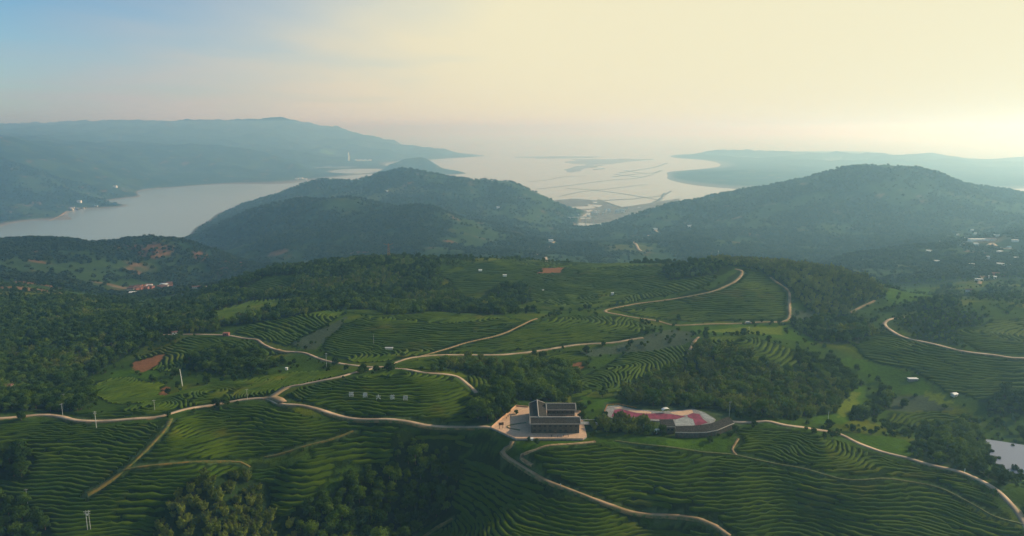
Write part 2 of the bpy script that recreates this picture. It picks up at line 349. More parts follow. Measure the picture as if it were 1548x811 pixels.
for P in ([(965,512),(1010,498),(1050,503),(1040,520),(1000,528),(900,540),(880,534),(930,522)], [(1330,600),(1400,600),(1440,620),(1380,622),(1320,618)], [(440,520),(480,500),(530,478),(510,500),(470,530)], [(1190,465),(1240,470),(1300,520),(1240,520),(1200,492)]): paint(dense(P), 7)
WOODS = [   # label of one tree, group, kind, outline
 ('dark broadleaf tree in the wood at the left edge', 'trees of the wood at the left edge', 2, [(-150,445),(0,452),(120,452),(200,476),(330,492),(335,503),(262,503),(200,536),(150,560),(132,575),(140,605),(120,622),(0,624),(-150,624)]),
 ('dark tree of the wood hiding the left part of the long ridge', 'trees on the left of the long ridge', 2, [(240,485),(300,455),(330,437),(400,412),(500,396),(600,391),(665,395),(665,445),(700,455),(760,470),(760,476),(600,468),(500,468),(380,490),(300,497)]),
 ('rounded leafy tree of the clump behind the bare terrace', 'trees of the clump behind the terrace', 2, [(775,560),(800,552),(860,552),(874,570),(872,595),(840,606),(790,606),(765,590)]),
 ('dark round tree beside the upper corner of the terrace', 'trees beside the corner of the terrace', 2, [(714,608),(725,596),(745,590),(768,594),(770,616),(760,634),(740,642),(720,636)]),
 ('tree of the dark line between the knoll and the leafy clump', 'trees lining the track behind the knoll', 2, [(660,556),(700,546),(770,552),(775,572),(735,575),(700,562)]),
 ('plumed bamboo clump of the large grove behind the pink plaza', 'bamboo clumps of the large grove', 3, [(938,606),(960,585),(990,568),(1035,552),(1045,530),(1062,522),(1110,535),(1180,562),(1240,575),(1268,595),(1270,618),(1235,632),(1180,634),(1100,625),(1000,616),(945,612)]),
 ('bamboo clump of the plantation falling from the ridge at right', 'bamboo on the right end of the ridge', 3, [(1060,396),(1130,395),(1200,400),(1270,412),(1320,428),(1338,445),(1290,477),(1240,482),(1205,452),(1150,408),(1110,402)]),
 ('dark bush on the shaded slope above the right hand road', 'bushes on the shaded slope above the right road', 2, [(1355,490),(1390,474),(1450,470),(1500,478),(1440,505),(1450,526),(1380,512)]),
 ('shadowed tree of the gully wood at the bottom centre', 'trees of the gully at the bottom centre', 2, [(420,840),(440,780),(520,742),(560,704),(640,694),(690,694),(692,735),(665,782),(622,811),(610,840)]),
 ('tall feathery bamboo clump at the foot of the left tea slope', 'bamboo clumps at the foot of the left slope', 3, [(232,830),(250,775),(290,730),(345,716),(395,730),(412,775),(410,830)]),
 ('dark tree in the bottom left corner', 'trees in the bottom left corner', 2, [(-80,760),(30,757),(72,790),(70,830),(-80,830)]),
 ('dark tree of the thicket at the left edge below the road', 'trees of the thicket at the left edge', 2, [(-80,678),(20,675),(48,695),(40,722),(-80,725)]),
 ('dark tree of the belt between the right road and the pond', 'trees between the road and the pond', 2, [(1368,680),(1400,676),(1470,698),(1480,712),(1535,728),(1530,738),(1470,716),(1400,700)]),
 ('leafy tree on the bank left of the pond', 'trees on the bank of the pond', 2, [(1400,650),(1470,640),(1492,668),(1485,696),(1420,688)]),
 ('young bamboo of the screen between the tea house and the gallery', 'bamboo screen beside the tea house', 3, [(886,655),(884,645),(905,640),(985,640),(992,658)]),
 ('dark tree in the hollow right of the bamboo grove', 'trees in the hollow right of the grove', 2, [(1205,540),(1270,545),(1290,575),(1280,605),(1262,592),(1215,565)]),
 ('tree of the wooded dip between ridge and right hand road', 'trees in the dip left of the right road', 2, [(1195,490),(1250,480),(1310,490),(1320,505),(1290,520),(1230,515)]),
 ('tree on the damp ground below the right hand terraces', 'trees below the right hand terraces', 2, [(1310,618),(1330,590),(1350,595),(1340,620),(1300,640),(1285,628)]),
 ('dark tree at the far right below the terraces', 'trees at the far right below the terraces', 2, [(1500,600),(1560,590),(1560,628),(1490,625)]),
 ('tree in the small dark clump above the middle road', 'trees dotted over the middle tea terraces', 2, [(740,440),(790,430),(800,455),(760,478),(735,470)]),
 ('tree in the small dark patch on the ridge track', 'trees dotted over the middle tea terraces', 2, [(1005,408),(1060,398),(1100,402),(1080,415),(1010,425)]),
 ('rounded light green tree above the bright plots', 'rounded trees above the bright plots', 2, [(560,460),(640,457),(640,474),(580,478)]),
 ('tree in the dark dip of the left tea slope', 'trees in the dip of the left slope', 2, [(290,545),(340,528),(400,535),(400,560),(330,566),(280,560)]),
 ('shaded tree on the slope below the long road', 'trees on the slope below the long road', 2, [(590,668),(640,665),(690,672),(700,690),(600,695)]),
 ('tree of the copse right of the dip', 'trees of the copse right of the dip', 2, [(1390,458),(1440,452),(1450,462),(1400,470)]),
]
WID = np.zeros(LAND.shape, np.int32)
for i, (l, g_, k, P) in enumerate(WOODS):
    before = LAND.copy(); paint(dense(P, 3), k + 100, 0); m = LAND >= 100; WID[m] = i + 1; LAND[m] -= 100; FID[m] = 0
for P, i in (([(300,478),(380,455),(440,450),(420,470),(340,486)], len(TEA)), ([(365,438),(400,418),(450,416),(440,436),(390,446)], len(TEA))):
    paint(dense(P), 1, i); WID[LAND == 1] = 0
ROADS = [   # name, label-ish key, width, material, photo points
 ('road', 4.2, 'concrete', [(-60,636),(0,633),(60,628),(90,630),(115,636),(160,637),(238,631),(300,616),(360,606),(402,603),(430,612),(500,626),(560,636),(640,645),(700,648),(748,648)]),
 ('road', 4.0, 'concrete', [(402,603),(414,597),(436,586),(457,582),(515,570),(545,562),(572,556),(600,558),(635,563),(670,566),(690,570),(706,581),(720,595)]),
 ('road', 3.6, 'concrete', [(200,509),(262,506),(300,506),(340,507),(370,512),(388,514),(400,522),(425,531),(460,534),(490,545),(520,551),(572,556)]),
 ('road', 3.6, 'concrete', [(580,556),(600,548),(625,541),(680,537),(750,537),(820,530),(870,522),(930,518),(972,511)]),
 ('track', 2.4, 'dirt', [(632,540),(700,520),(760,505),(812,482)]),
 ('track', 4.2, 'pale_dirt', [(1112,407),(1122,412),(1112,425),(1080,440),(1020,452),(960,460),(915,470),(940,477),(990,485),(1020,492),(1060,491)]),
 ('track', 3.8, 'pale_dirt', [(1165,420),(1190,438),(1193,460),(1188,485),(1140,488),(1050,491)]),
 ('track', 3.4, 'pale_dirt', [(1056,510),(1045,525),(1040,542)]),
 ('road', 4.6, 'concrete', [(1366,480),(1345,484),(1338,492),(1355,505),(1380,514),(1440,528),(1500,537),(1548,542),(1640,546)]),
 ('road', 4.0, 'concrete', [(1106,638),(1150,638),(1200,645),(1260,655),(1300,672),(1350,688),(1400,702),(1460,717),(1500,737),(1530,765),(1548,792),(1566,825)]),
 ('path', 3.4, 'pale_dirt', [(775,668),(771,674),(760,690),(790,708),(830,730),(880,748),(930,767),(1000,781),(1070,790),(1104,812)]),
 ('path', 2.4, 'dirt', [(805,705),(791,697),(788,690),(810,680),(860,672),(900,668)]),
 ('path', 1.7, 'dry_grass', [(930,667),(1000,675),(1050,682),(1110,688),(1180,703),(1240,716),(1290,727),(1370,728),(1430,742),(1500,780),(1552,795)]),
 ('path', 2.2, 'dirt', [(1113,688),(1107,680),(1116,664)]),
 ('path', 3.6, 'dry_earth', [(258,634),(245,655),(200,700),(150,738),(132,748)]),
 ('path', 2.4, 'dry_earth', [(185,712),(250,702),(350,698),(378,707)]),
 ('path', 2.0, 'dry_earth', [(400,692),(440,682),(500,665),(534,652)]),
 ('path', 3.0, 'dry_earth', [(630,820),(660,800),(684,785)]),
 ('track', 6.5, 'pale_dirt', [(398,603),(410,601),(420,604),(430,609)]), ('track', 7.0, 'pale_dirt', [(410,602),(420,595),(434,587)]), ('track', 7.0, 'pale_dirt', [(418,529),(428,532),(440,533)]),
 ('track', 3.0, 'pale_dirt', [(1285,473),(1305,463),(1322,455)]),
]
def spline(P, step):
    P = np.asarray(P, float); Q = np.vstack([2 * P[0] - P[1], P, 2 * P[-1] - P[-2]]); out = []
    for i in range(1, len(Q) - 2):
        p0, p1, p2, p3 = Q[i - 1:i + 3]; n = max(2, int(np.linalg.norm(p2 - p1) / step))
        for k in range(n):
            t = k / n
            out.append(0.5 * (2 * p1 + (p2 - p0) * t + (2 * p0 - 5 * p1 + 4 * p2 - p3) * t * t + (3 * p1 - p0 - 3 * p2 + p3) * t ** 3))
    out.append(Q[-2]); return np.array(out)
ROADL = []
RD = np.full(LAND.shape, 99.0)
for nm, w_, mt, P in ROADS:
    c = spline(poly_g(P), 3.0); ROADL.append(c)
    for (x, y) in c:
        j0, j1 = np.searchsorted(ry, (y - 12, y + 12)); i0, i1 = np.searchsorted(rx, (x - 12, x + 12))
        s = (slice(j0, j1), slice(i0, i1)); RD[s] = np.minimum(RD[s], np.hypot(RXG[s] - x, RYG[s] - y) - w_ / 2)
LAND[RD < 0.5] = 6; FID[RD < 0.5] = 0
TERR = [(-13.5, 433), (2.5, 415.6), (43, 415.6), (46, 420), (46, 462), (30, 466), (2.5, 470)]
PLAZA = [(60, 450), (90, 443), (97, 423), (118, 423), (141, 431), (153, 446), (134, 466), (100, 470), (64, 478)]
for P in (TERR, PLAZA):
    m = in_poly(RXG, RYG, P); LAND[m] = 6; FID[m] = 0
def lut(A, X, Y, fill=0):
    i = np.rint((X - RX0) / RS).astype(int); j = np.rint((Y - RY0) / RS).astype(int)
    ok = (i >= 0) & (i < A.shape[1]) & (j >= 0) & (j < A.shape[0])
    return np.where(ok, A[np.clip(j, 0, A.shape[0] - 1), np.clip(i, 0, A.shape[1] - 1)], fill)
# colours of the ground itself
CK = {0: (0.036, 0.070, 0.005), 1: (0.014, 0.030, 0.003), 2: (0.018, 0.034, 0.009), 3: (0.02, 0.04, 0.01), 4: (0.045, 0.095, 0.003), 5: (0.21, 0.09, 0.035), 6: (0.06, 0.09, 0.03), 7: (0.055, 0.075, 0.04), 8: (0.10, 0.135, 0.008)}
gl = lut(LAND, XG, YG, -1)
cols = np.ones((NV, NU, 4), np.float32)
n_a = fbm(XG, YG, 260, 4, 51); n_b = fbm(XG, YG, 90, 3, 61); n_c = fbm(XG, YG, 420, 3, 71)
far = np.stack([np.full(XG.shape, 0.014), np.full(XG.shape, 0.034), np.full(XG.shape, 0.016)], -1)
def blend(a, c, m): return a + (np.array(c) - a) * m[..., None]
far = blend(far, (0.032, 0.060, 0.018), sstep(0.0, 0.5, n_a))
far = blend(far, (0.07, 0.075, 0.03), sstep(0.35, 0.7, n_b) * 0.6)
far = blend(far, (0.22, 0.10, 0.06), sstep(0.66, 0.95, n_b + 0.3 * n_c) * 0.5)
far = blend(far, (0.20, 0.18, 0.14), (1 - sstep(1.0, 7.0, H)) * (YG > 2500))
cols[..., :3] = far
for k, c in CK.items(): cols[gl == k, :3] = c
br = (gl == 0)[..., None] * np.stack([sstep(0.1, .6, n_b) * .05, sstep(0.1, .6, n_b) * .035, 0 * n_b], -1); cols[..., :3] += br
edge = sstep(1150, 1230, YG)[..., None] * (gl >= 0)[..., None]; cols[..., :3] = cols[..., :3] * (1 - edge) + far * edge
def far_patch(px, py, rx_, ry_, c, s=1.0):
    g0 = ground(px, py); d = np.hypot((XG - g0[0]) / rx_, (YG - g0[1]) / ry_) + 0.35 * fbm(XG, YG, rx_ * 1.2, 3, 91)
    m = (1 - sstep(0.8, 1.05, d)) * s; cols[..., :3] = blend(cols[..., :3], c, m)
for a in ((420,382,30,30),(682,368,26,22),(230,378,40,40),(305,388,24,26),(352,400,30,40),(180,375,40,30),(545,382,30,25),(1495,416,34,24),(40,437,60,30),(60,430,40,20),(100,432,30,12)):
    far_patch(*a, (0.24, 0.11, 0.06), .6)
for a in ((215,438,90,35),(1480,362,70,60),(1500,400,60,40),(125,322,60,40)): far_patch(*a, (0.20, 0.15, 0.10), .55)
for a in ((495,230,120,300),): far_patch(*a, (0.12, 0.24, 0.09), .8)  # sunlit field on the far mountain: its brightness is painted into the ground colour
for a in ((520,297,130,90),(620,288,160,80),(1090,385,110,60),(1250,400,60,60),(950,375,70,60),(820,380,80,60),(560,300,110,60),(1390,400,70,50),(1300,396,70,30),(1450,392,60,40)): far_patch(*a, (0.12, 0.13, 0.035), .6)
#@@LANDUSE_END
def ground_material():
    m = bpy.data.materials.new('ground_cover'); m.use_nodes = True; nt = m.node_tree; b = nt.nodes['Principled BSDF']
    b.inputs['Roughness'].default_value = 1.0; b.inputs['Specular IOR Level'].default_value = 0.02
    at = N(nt, 'ShaderNodeVertexColor'); at.layer_name = 'land'
    ge = N(nt, 'ShaderNodeNewGeometry')
    n1 = N(nt, 'ShaderNodeTexNoise', Scale=0.35, Detail=6.0, Roughness=0.7); L(nt, ge.outputs['Position'], n1.inputs['Vector'])
    n2 = N(nt, 'ShaderNodeTexNoise', Scale=0.03, Detail=6.0, Roughness=0.65); L(nt, ge.outputs['Position'], n2.inputs['Vector'])
    f1 = math_n(nt, 'MULTIPLY_ADD', n1.outputs[0], 1.3, 0.35); f2 = math_n(nt, 'MULTIPLY_ADD', n2.outputs[0], 1.1, 0.45)
    f = math_n(nt, 'MULTIPLY', f1, f2)
    vm = N(nt, 'ShaderNodeVectorMath', operation='SCALE'); L(nt, at.outputs[0], vm.inputs[0]); L(nt, f, vm.inputs['Scale'])
    L(nt, vm.outputs[0], b.inputs['Base Color'])
    bp = N(nt, 'ShaderNodeBump', Strength=1.0, Distance=1.2); L(nt, n1.outputs[0], bp.inputs['Height']); L(nt, bp.outputs[0], b.inputs['Normal'])
    return m
def build_terrain():
    v = np.stack([XG, YG, H], -1).reshape(-1, 3)
    i = np.arange((NV - 1) * NU).reshape(NV - 1, NU)[:, :-1].ravel()
    f = np.stack([i, i + 1, i + NU + 1, i + NU], -1)
    o = mesh_obj('ground', v, f, ground_material(), smooth=True); tag(o, kind='structure')
    ca = o.data.color_attributes.new('land', 'FLOAT_COLOR', 'POINT'); ca.data.foreach_set('color', cols.ravel())
    return o
build_terrain()
# ------------------------------------------------------------------ tea hedges: one mound per row, laid along the contours of each field
def foliage_mat(name, c1, c2, bump=0.25, sc=1.6, trans=0.25, rand=0.5):
    m = bpy.data.materials.new(name); m.use_nodes = True; nt = m.node_tree; b = nt.nodes['Principled BSDF']; out = nt.nodes['Material Output']
    b.inputs['Roughness'].default_value = 0.85; b.inputs['Specular IOR Level'].default_value = 0.05
    ge = N(nt, 'ShaderNodeNewGeometry'); oi = N(nt, 'ShaderNodeObjectInfo')
    n1 = N(nt, 'ShaderNodeTexNoise', Scale=sc, Detail=3.0, Roughness=0.7); L(nt, ge.outputs['Position'], n1.inputs['Vector'])
    n2 = N(nt, 'ShaderNodeTexNoise', Scale=0.035, Detail=3.0); L(nt, ge.outputs['Position'], n2.inputs['Vector'])
    f = math_n(nt, 'MULTIPLY_ADD', oi.outputs['Random'], rand, -rand / 2)
    f = math_n(nt, 'ADD', f, math_n(nt, 'MULTIPLY_ADD', n2.outputs[0], 1.6, -0.3))
    f = math_n(nt, 'ADD', f, math_n(nt, 'MULTIPLY_ADD', n1.outputs[0], 0.9, -0.45), clamp=True)
    c = mix_c(nt, f, c1, c2); L(nt, c, b.inputs['Base Color'])
    if name == 'tea_leaves':      # patches of young yellowish and of thin, brownish bushes
        n3 = N(nt, 'ShaderNodeTexNoise', Scale=0.018, Detail=5.0, Roughness=0.65); L(nt, ge.outputs['Position'], n3.inputs['Vector'])
        r3 = N(nt, 'ShaderNodeMapRange', interpolation_type='SMOOTHSTEP'); r3.inputs[1].default_value = .56; r3.inputs[2].default_value = .70; L(nt, n3.outputs[0], r3.inputs[0])
        c = mix_c(nt, math_n(nt, 'MULTIPLY', r3.outputs[0], .75), c, (0.085, 0.085, 0.008)); L(nt, c, b.inputs['Base Color'])
    bp = N(nt, 'ShaderNodeBump', Strength=1.0, Distance=bump); L(nt, n1.outputs[0], bp.inputs['Height']); L(nt, bp.outputs[0], b.inputs['Normal'])
    if trans:
        tr = N(nt, 'ShaderNodeBsdfTranslucent'); L(nt, c, tr.inputs[0]); ms = N(nt, 'ShaderNodeMixShader'); ms.inputs[0].default_value = trans
        L(nt, b.outputs[0], ms.inputs[1]); L(nt, tr.outputs[0], ms.inputs[2]); L(nt, ms.outputs[0], out.inputs[0])
    return m
TEA_M = foliage_mat('tea_leaves', (0.019, 0.050, 0.0005), (0.068, 0.104, 0.001), 0.3, 1.4, 0.0, 0.25)
def blur(a, n):
    for _ in range(n):
        a = (a + np.roll(a, 1, 0) + np.roll(a, -1, 0) + np.roll(a, 1, 1) + np.roll(a, -1, 1)) / 5
    return a
def build_tea():
    Z = zat(RXG, RYG); Zs = blur(Z, 3) + 0.045 * RYG + fbm(RXG, RYG, 38, 2, 123) * 0.7 * (1 - sstep(500, 700, RYG) * .6)
    gy, gx = np.gradient(Zs, RS); gxs, gys = blur(gx, 8), blur(gy, 8); gr = np.maximum(np.hypot(gxs, gys), 0.012)
    dz = 0.15
    S = 2.8 + np.clip(RYG - 430, 0, 500) * 0.0062
    nlv = np.clip(np.rint(blur(np.log2(S * gr / dz), 8)), 0, 6).astype(int)
    ny, nx = Z.shape; BIG = ny * nx
    tea = (LAND == 1) & (RD > 0.8)
    px_, py_ = project(RXG, RYG, Z)
    cell = tea[:-1, :-1] & tea[1:, :-1] & tea[:-1, 1:] & tea[1:, 1:]
    cell &= (px_[:-1, :-1] > -40) & (px_[:-1, :-1] < 1590) & (py_[:-1, :-1] < 840)
    cj, ci = np.nonzero(cell)
    z00, z10, z01, z11 = Zs[cj, ci], Zs[cj, ci + 1], Zs[cj + 1, ci], Zs[cj + 1, ci + 1]
    zmin = np.minimum.reduce([z00, z10, z01, z11]); zmax = np.maximum.reduce([z00, z10, z01, z11])
    nc = nlv[cj, ci]; adj = {}; pos = {}
    for k in range(int(zmin.min() / dz), int(zmax.max() / dz) + 1):
        lv = k * dz + 1e-5
        tz = 0
        while tz < 6 and k % (2 ** (tz + 1)) == 0: tz += 1
        s = np.nonzero((zmin < lv) & (zmax > lv) & (nc <= tz))[0]
        if len(s) == 0: continue
        a, b, c, d = z00[s], z10[s], z01[s], z11[s]; j, i = cj[s], ci[s]
        E = np.full((len(s), 4), -1, np.int64); 
        hb = (a < lv) != (b < lv); ht = (c < lv) != (d < lv); vl = (a < lv) != (c < lv); vr = (b < lv) != (d < lv)
        ids = [j * nx + i, (j + 1) * nx + i, BIG + j * nx + i, BIG + j * nx + i + 1]
        fx = [i + np.where(hb, (lv - a) / np.where(hb, b - a, 1), 0), i + np.where(ht, (lv - c) / np.where(ht, d - c, 1), 0), i + 0.0, i + 1.0]
        fy = [j + 0.0, j + 1.0, j + np.where(vl, (lv - a) / np.where(vl, c - a, 1), 0), j + np.where(vr, (lv - b) / np.where(vr, d - b, 1), 0)]
        has = [hb, ht, vl, vr]; cnt = sum(h.astype(int) for h in has)
        base = k * 2 * BIG
        for q in np.nonzero(cnt == 2)[0]:
            e = [m for m in range(4) if has[m][q]]
            k1, k2 = base + int(ids[e[0]][q]), base + int(ids[e[1]][q])
            for kk, m in ((k1, e[0]), (k2, e[1])):
                if kk not in pos: pos[kk] = (RX0 + fx[m][q] * RS, RY0 + fy[m][q] * RS)
            adj.setdefault(k1, []).append(k2); adj.setdefault(k2, []).append(k1)
    seen = set(); chains = []
    def walk(st):
        ch = [st]; seen.add(st); cur = st
        while True:
            nx_ = [q for q in adj[cur] if q not in seen]
            if not nx_: return ch
            cur = nx_[0]; seen.add(cur); ch.append(cur)
    for st in adj:
        if st not in seen and len(adj[st]) == 1: chains.append(walk(st))
    for st in adj:
        if st not in seen: chains.append(walk(st))
    rnd = random.Random(5); rows = {}
    for ch in chains:
        P = np.array([pos[c] for c in ch])
        if len(P) < 6: continue
        for _ in range(2):
            Q = P.copy(); Q[1:-1] = (P[:-2] + P[1:-1] * 2 + P[2:]) / 4; P = Q
        d = np.r_[0, np.cumsum(np.linalg.norm(np.diff(P, axis=0), axis=1))]
        if d[-1] < 9: continue
        st = 2.6 if P[:, 1].mean() < 560 else 4.0
        s0 = 0.0
        while s0 < d[-1] - 6:
            s1 = min(d[-1], s0 + rnd.uniform(45, 170))
            if d[-1] - s1 < 12: s1 = d[-1]
            t = np.linspace(s0, s1 - (0.9 if s1 < d[-1] else 0), max(3, int((s1 - s0) / st)))
            q = np.c_[np.interp(t, d, P[:, 0]), np.interp(t, d, P[:, 1])]
            fid = int(lut(FID, q[len(q) // 2, 0], q[len(q) // 2, 1])); rows.setdefault(fid, []).append(q); s0 = s1
    tot = 0
    for fid, lst in rows.items():
        if fid == 0: continue
        meshes = []
        for q in lst:
            n = len(q); T = np.gradient(q, axis=0); T /= np.maximum(np.linalg.norm(T, axis=1), 1e-6)[:, None]
            nr = np.c_[-T[:, 1], T[:, 0]]
            g0 = np.c_[lut(gxs, q[:, 0], q[:, 1]), lut(gys, q[:, 0], q[:, 1])]; gm = np.maximum(np.hypot(g0[:, 0], g0[:, 1]), 0.012)
            if (nr * g0).sum() < 0: nr = -nr
            nl = lut(nlv, q[:, 0], q[:, 1], 2); Sq = lut(S, q[:, 0], q[:, 1], 4)
            sp = np.clip(dz * 2.0 ** nl / gm, Sq * 0.55, Sq * 1.6)
            for _ in range(3): sp[1:-1] = (sp[:-2] + sp[1:-1] + sp[2:]) / 3
            w = sp * (0.70 + 0.10 * RNG.standard_normal(n)); h = (0.95 + 0.22 * RNG.standard_normal(n)) * np.where(RNG.random(n) < .05, .35, 1.0)
            w[0] *= .6; w[-1] *= .6
            q = q + nr * (0.24 * RNG.standard_normal(n))[:, None]
            zc = zat(q[:, 0], q[:, 1])
            prof = [(-0.5, None), (-0.43, 0.72), (-0.12, 1.0), (0.36, 0.86), (0.5, None)]
            V = []
            for off, hh in prof:
                p = q + nr * (off * w)[:, None]; zg = zat(p[:, 0], p[:, 1])
                V.append(np.c_[p, (zg - 0.35) if hh is None else np.maximum(zc, zg - 0.1) + h * hh])
            V = np.stack(V, 1).reshape(-1, 3)
            k = np.arange(n - 1)[:, None] * 5 + np.arange(4)[None]
            Fc = np.stack([k, k + 5, k + 6, k + 1], -1).reshape(-1, 4)
            if (nr[0, 0] * T[0, 1] - nr[0, 1] * T[0, 0]) > 0: Fc = Fc[:, ::-1]
            Fc = np.vstack([Fc, [[0, 1, 2, 3]], [[(n - 1) * 5, (n - 1) * 5 + 1, (n - 1) * 5 + 2, (n - 1) * 5 + 3]]])
            meshes.append((V, Fc, n * w.mean() / q[:, 1].mean()))
        meshes.sort(key=lambda m: -m[2]); tot += sum(len(m[1]) for m in meshes)
        V0_ = np.vstack([m[0] for m in meshes]); c0 = V0_.mean(0)
        root = bpy.data.objects.new('tea_field', None); COL.objects.link(root); root.location = c0
        tag(root, TEA[fid - 1][0], 'tea field', 'tea fields on the hills')
        for V, Fc, _ in meshes[:300]: mesh_obj('hedge_row', V - c0, Fc, TEA_M, parent=root)
        if len(meshes) > 300:
            off = 0; vs = []; fs = []
            for V, Fc, _ in meshes[300:]: vs.append(V - c0); fs.append(Fc + off); off += len(V)
            tag(mesh_obj('hedge_rows', np.vstack(vs), np.vstack(fs), TEA_M, parent=root), kind='stuff')
        print('field', fid, len(meshes))
    print('tea quads', tot)
build_tea()

# ------------------------------------------------------------------ roads, tracks and paths
mat('concrete', (0.52, 0.37, 0.23), 0.85, 0.18, 0.07, col2=(0.26, 0.19, 0.12)); mat('pale_dirt', (0.34, 0.23, 0.125), 0.95, 0.3, 0.08, col2=(0.20, 0.14, 0.06)); mat('dirt', (0.30, 0.20, 0.09), 0.95, 0.35, 0.5)
mat('dry_grass', (0.085, 0.095, 0.02), 0.95, 0.3, 0.5); mat('dry_earth', (0.17, 0.115, 0.022), 0.95, 0.5, 0.35, col2=(0.06, 0.085, 0.012)); mat('verge', (0.22, 0.15, 0.06), 0.95, 0.5, 0.35, col2=(0.06, 0.10, 0.02))
def ribbon(name, c, w, m, dz, zf=zat, wob=0.0, seed=0, wh=None):
    T = np.gradient(c, axis=0); T /= np.linalg.norm(T, axis=1)[:, None]; nr = np.c_[-T[:, 1], T[:, 0]]; n = len(c)
    wv = w * (1 + wob * np.array([fbm(np.array([s * 3.0]), np.array([seed * 7.0]), 22, 3, seed)[0] for s in range(n)]))
    zc = zf(c[:, 0], c[:, 1]); zs = zc.copy()
    for o in (-.5, .5): p = c + nr * (o * (wv if wh is None else np.full(n, wh)))[:, None]; zs = np.maximum(zs, zf(p[:, 0], p[:, 1]) - 0.15)
    for _ in range(4): zs[1:-1] = np.maximum((zs[:-2] + zs[1:-1] + zs[2:]) / 3, zc[1:-1])
    V = []
    for o, z in ((-.5, -1.4), (-.5, 0 if wh is None else -.2), (0, .04), (.5, 0 if wh is None else -.2), (.5, -1.4)):
        p = c + nr * (o * wv)[:, None]; V.append(np.c_[p, zs + dz + z])
    V = np.stack(V, 1).reshape(-1, 3); k = np.arange(n - 1)[:, None] * 5 + np.arange(4)[None]
    o = mesh_obj(name, V, np.stack([k, k + 1, k + 6, k + 5], -1).reshape(-1, 4), MATS[m]); tag(o, kind='structure'); return o
for i, ((nm, w_, mt, P), c) in enumerate(zip(ROADS, ROADL)):
    w_ *= .7
    if mt in ('concrete', 'pale_dirt'): ribbon('road_verge', c, w_ * 1.6, 'verge', 0.14, wob=0.35, seed=i + 50, wh=w_)
    ribbon(nm, c, w_, mt, 0.30, wob=0.12 if mt == 'concrete' else 0.4, seed=i)

# ------------------------------------------------------------------ trees
BARK = mat('bark', (0.10, 0.075, 0.05), 0.9, 0.3, 2.0)
LEAF = {'dark': foliage_mat('leaves_dark', (0.013, 0.040, 0.002), (0.065, 0.115, 0.005), 0, 0.8, 0.25, 0.6),
        'light': foliage_mat('leaves_light', (0.04, 0.09, 0.005), (0.12, 0.18, 0.012), 0, 0.8, 0.3, 0.6),
        'bamboo': foliage_mat('leaves_bamboo', (0.05, 0.09, 0.006), (0.23, 0.27, 0.04), 0, 0.8, 0.3, 0.6),
        'far': foliage_mat('leaves_far', (0.012, 0.032, 0.014), (0.042, 0.068, 0.018), 0, 0.3, 0.2, 0.8)}
def leaf_quads(C, Nn, s, rng):
    """one small quad per centre, facing roughly along its normal"""
    n = len(C); Nn = Nn + rng.normal(0, .40, (n, 3)); Nn /= np.linalg.norm(Nn, axis=1)[:, None]
    a = np.cross(Nn, rng.normal(0, 1, (n, 3))); a /= np.linalg.norm(a, axis=1)[:, None]; b = np.cross(Nn, a)
    s = s * rng.uniform(.6, 1.3, (n, 1)); V = np.stack([C - a * s, C - b * s * .7, C + a * s, C + b * s * .7], 1).reshape(-1, 3)
    return V, np.arange(4 * n).reshape(n, 4)
def round_crown(h, r, nl, s, seed, low=0.06):
    rng = np.random.default_rng(seed); nb = 9; C = []; Nn = []
    blobs = [(0, 0, h * .68, r * .75)]
    for i in range(nb):
        a = i * 2.4 + rng.uniform(-.4, .4); rr = r * rng.uniform(.35, .68); z = h * rng.uniform(low + .14, .84); rb = r * rng.uniform(.33, .52)
        k = 1 - 0.5 * max(0, (z / h - .6) / .3); blobs.append((math.cos(a) * rr * k, math.sin(a) * rr * k, z, rb))
    tot = sum(b[3] ** 2 for b in blobs)
    for bx, by, bz, rb in blobs:
        n = int(nl * rb ** 2 / tot); d = rng.normal(0, 1, (n, 3)); d /= np.linalg.norm(d, axis=1)[:, None]; rad = rb * rng.uniform(.62, 1.08, (n, 1))
        p = d * rad * (1, 1, .8); C.append(p + (bx, by, bz)); Nn.append(d)
    return leaf_quads(np.vstack(C), np.vstack(Nn), s, rng)
def bamboo_crown(h, r, nl, s, seed):
    rng = np.random.default_rng(seed); C = []; Nn = []; k = 11
    for i in range(k):
        a = rng.uniform(0, 6.28); r0 = r * rng.uniform(.0, .35); r1 = r * rng.uniform(.35, 1.0); hh = h * rng.uniform(.6, 1.0) * (1 - .25 * r1 / r); n = nl // k
        t = rng.uniform(.12, 1, n) ** .8; wd = r * .34 * np.sin(np.clip(t * 1.05, 0, 1) * math.pi) + .12
        cx = np.cos(a) * (r0 + (r1 - r0) * t ** 2.4); cy = np.sin(a) * (r0 + (r1 - r0) * t ** 2.4); z = hh * (t - .12 * t ** 5)
        d = rng.normal(0, 1, (n, 3)); d[:, 2] = d[:, 2] * .5 + .5; d /= np.linalg.norm(d, axis=1)[:, None]
        C.append(np.c_[cx, cy, z] + d * wd[:, None]); Nn.append(d)
    return leaf_quads(np.vstack(C), np.vstack(Nn), s, rng)
def tube(pts, rad, k=5):
    V = []; Fc = []
    for i, (p, r_) in enumerate(zip(pts, rad)):
        for j in range(k): a = 2 * math.pi * j / k; V.append((p[0] + r_ * math.cos(a), p[1] + r_ * math.sin(a), p[2]))
    for i in range(len(pts) - 1):
        for j in range(k): Fc.append((i * k + j, i * k + (j + 1) % k, (i + 1) * k + (j + 1) % k, (i + 1) * k + j))
    return V, Fc
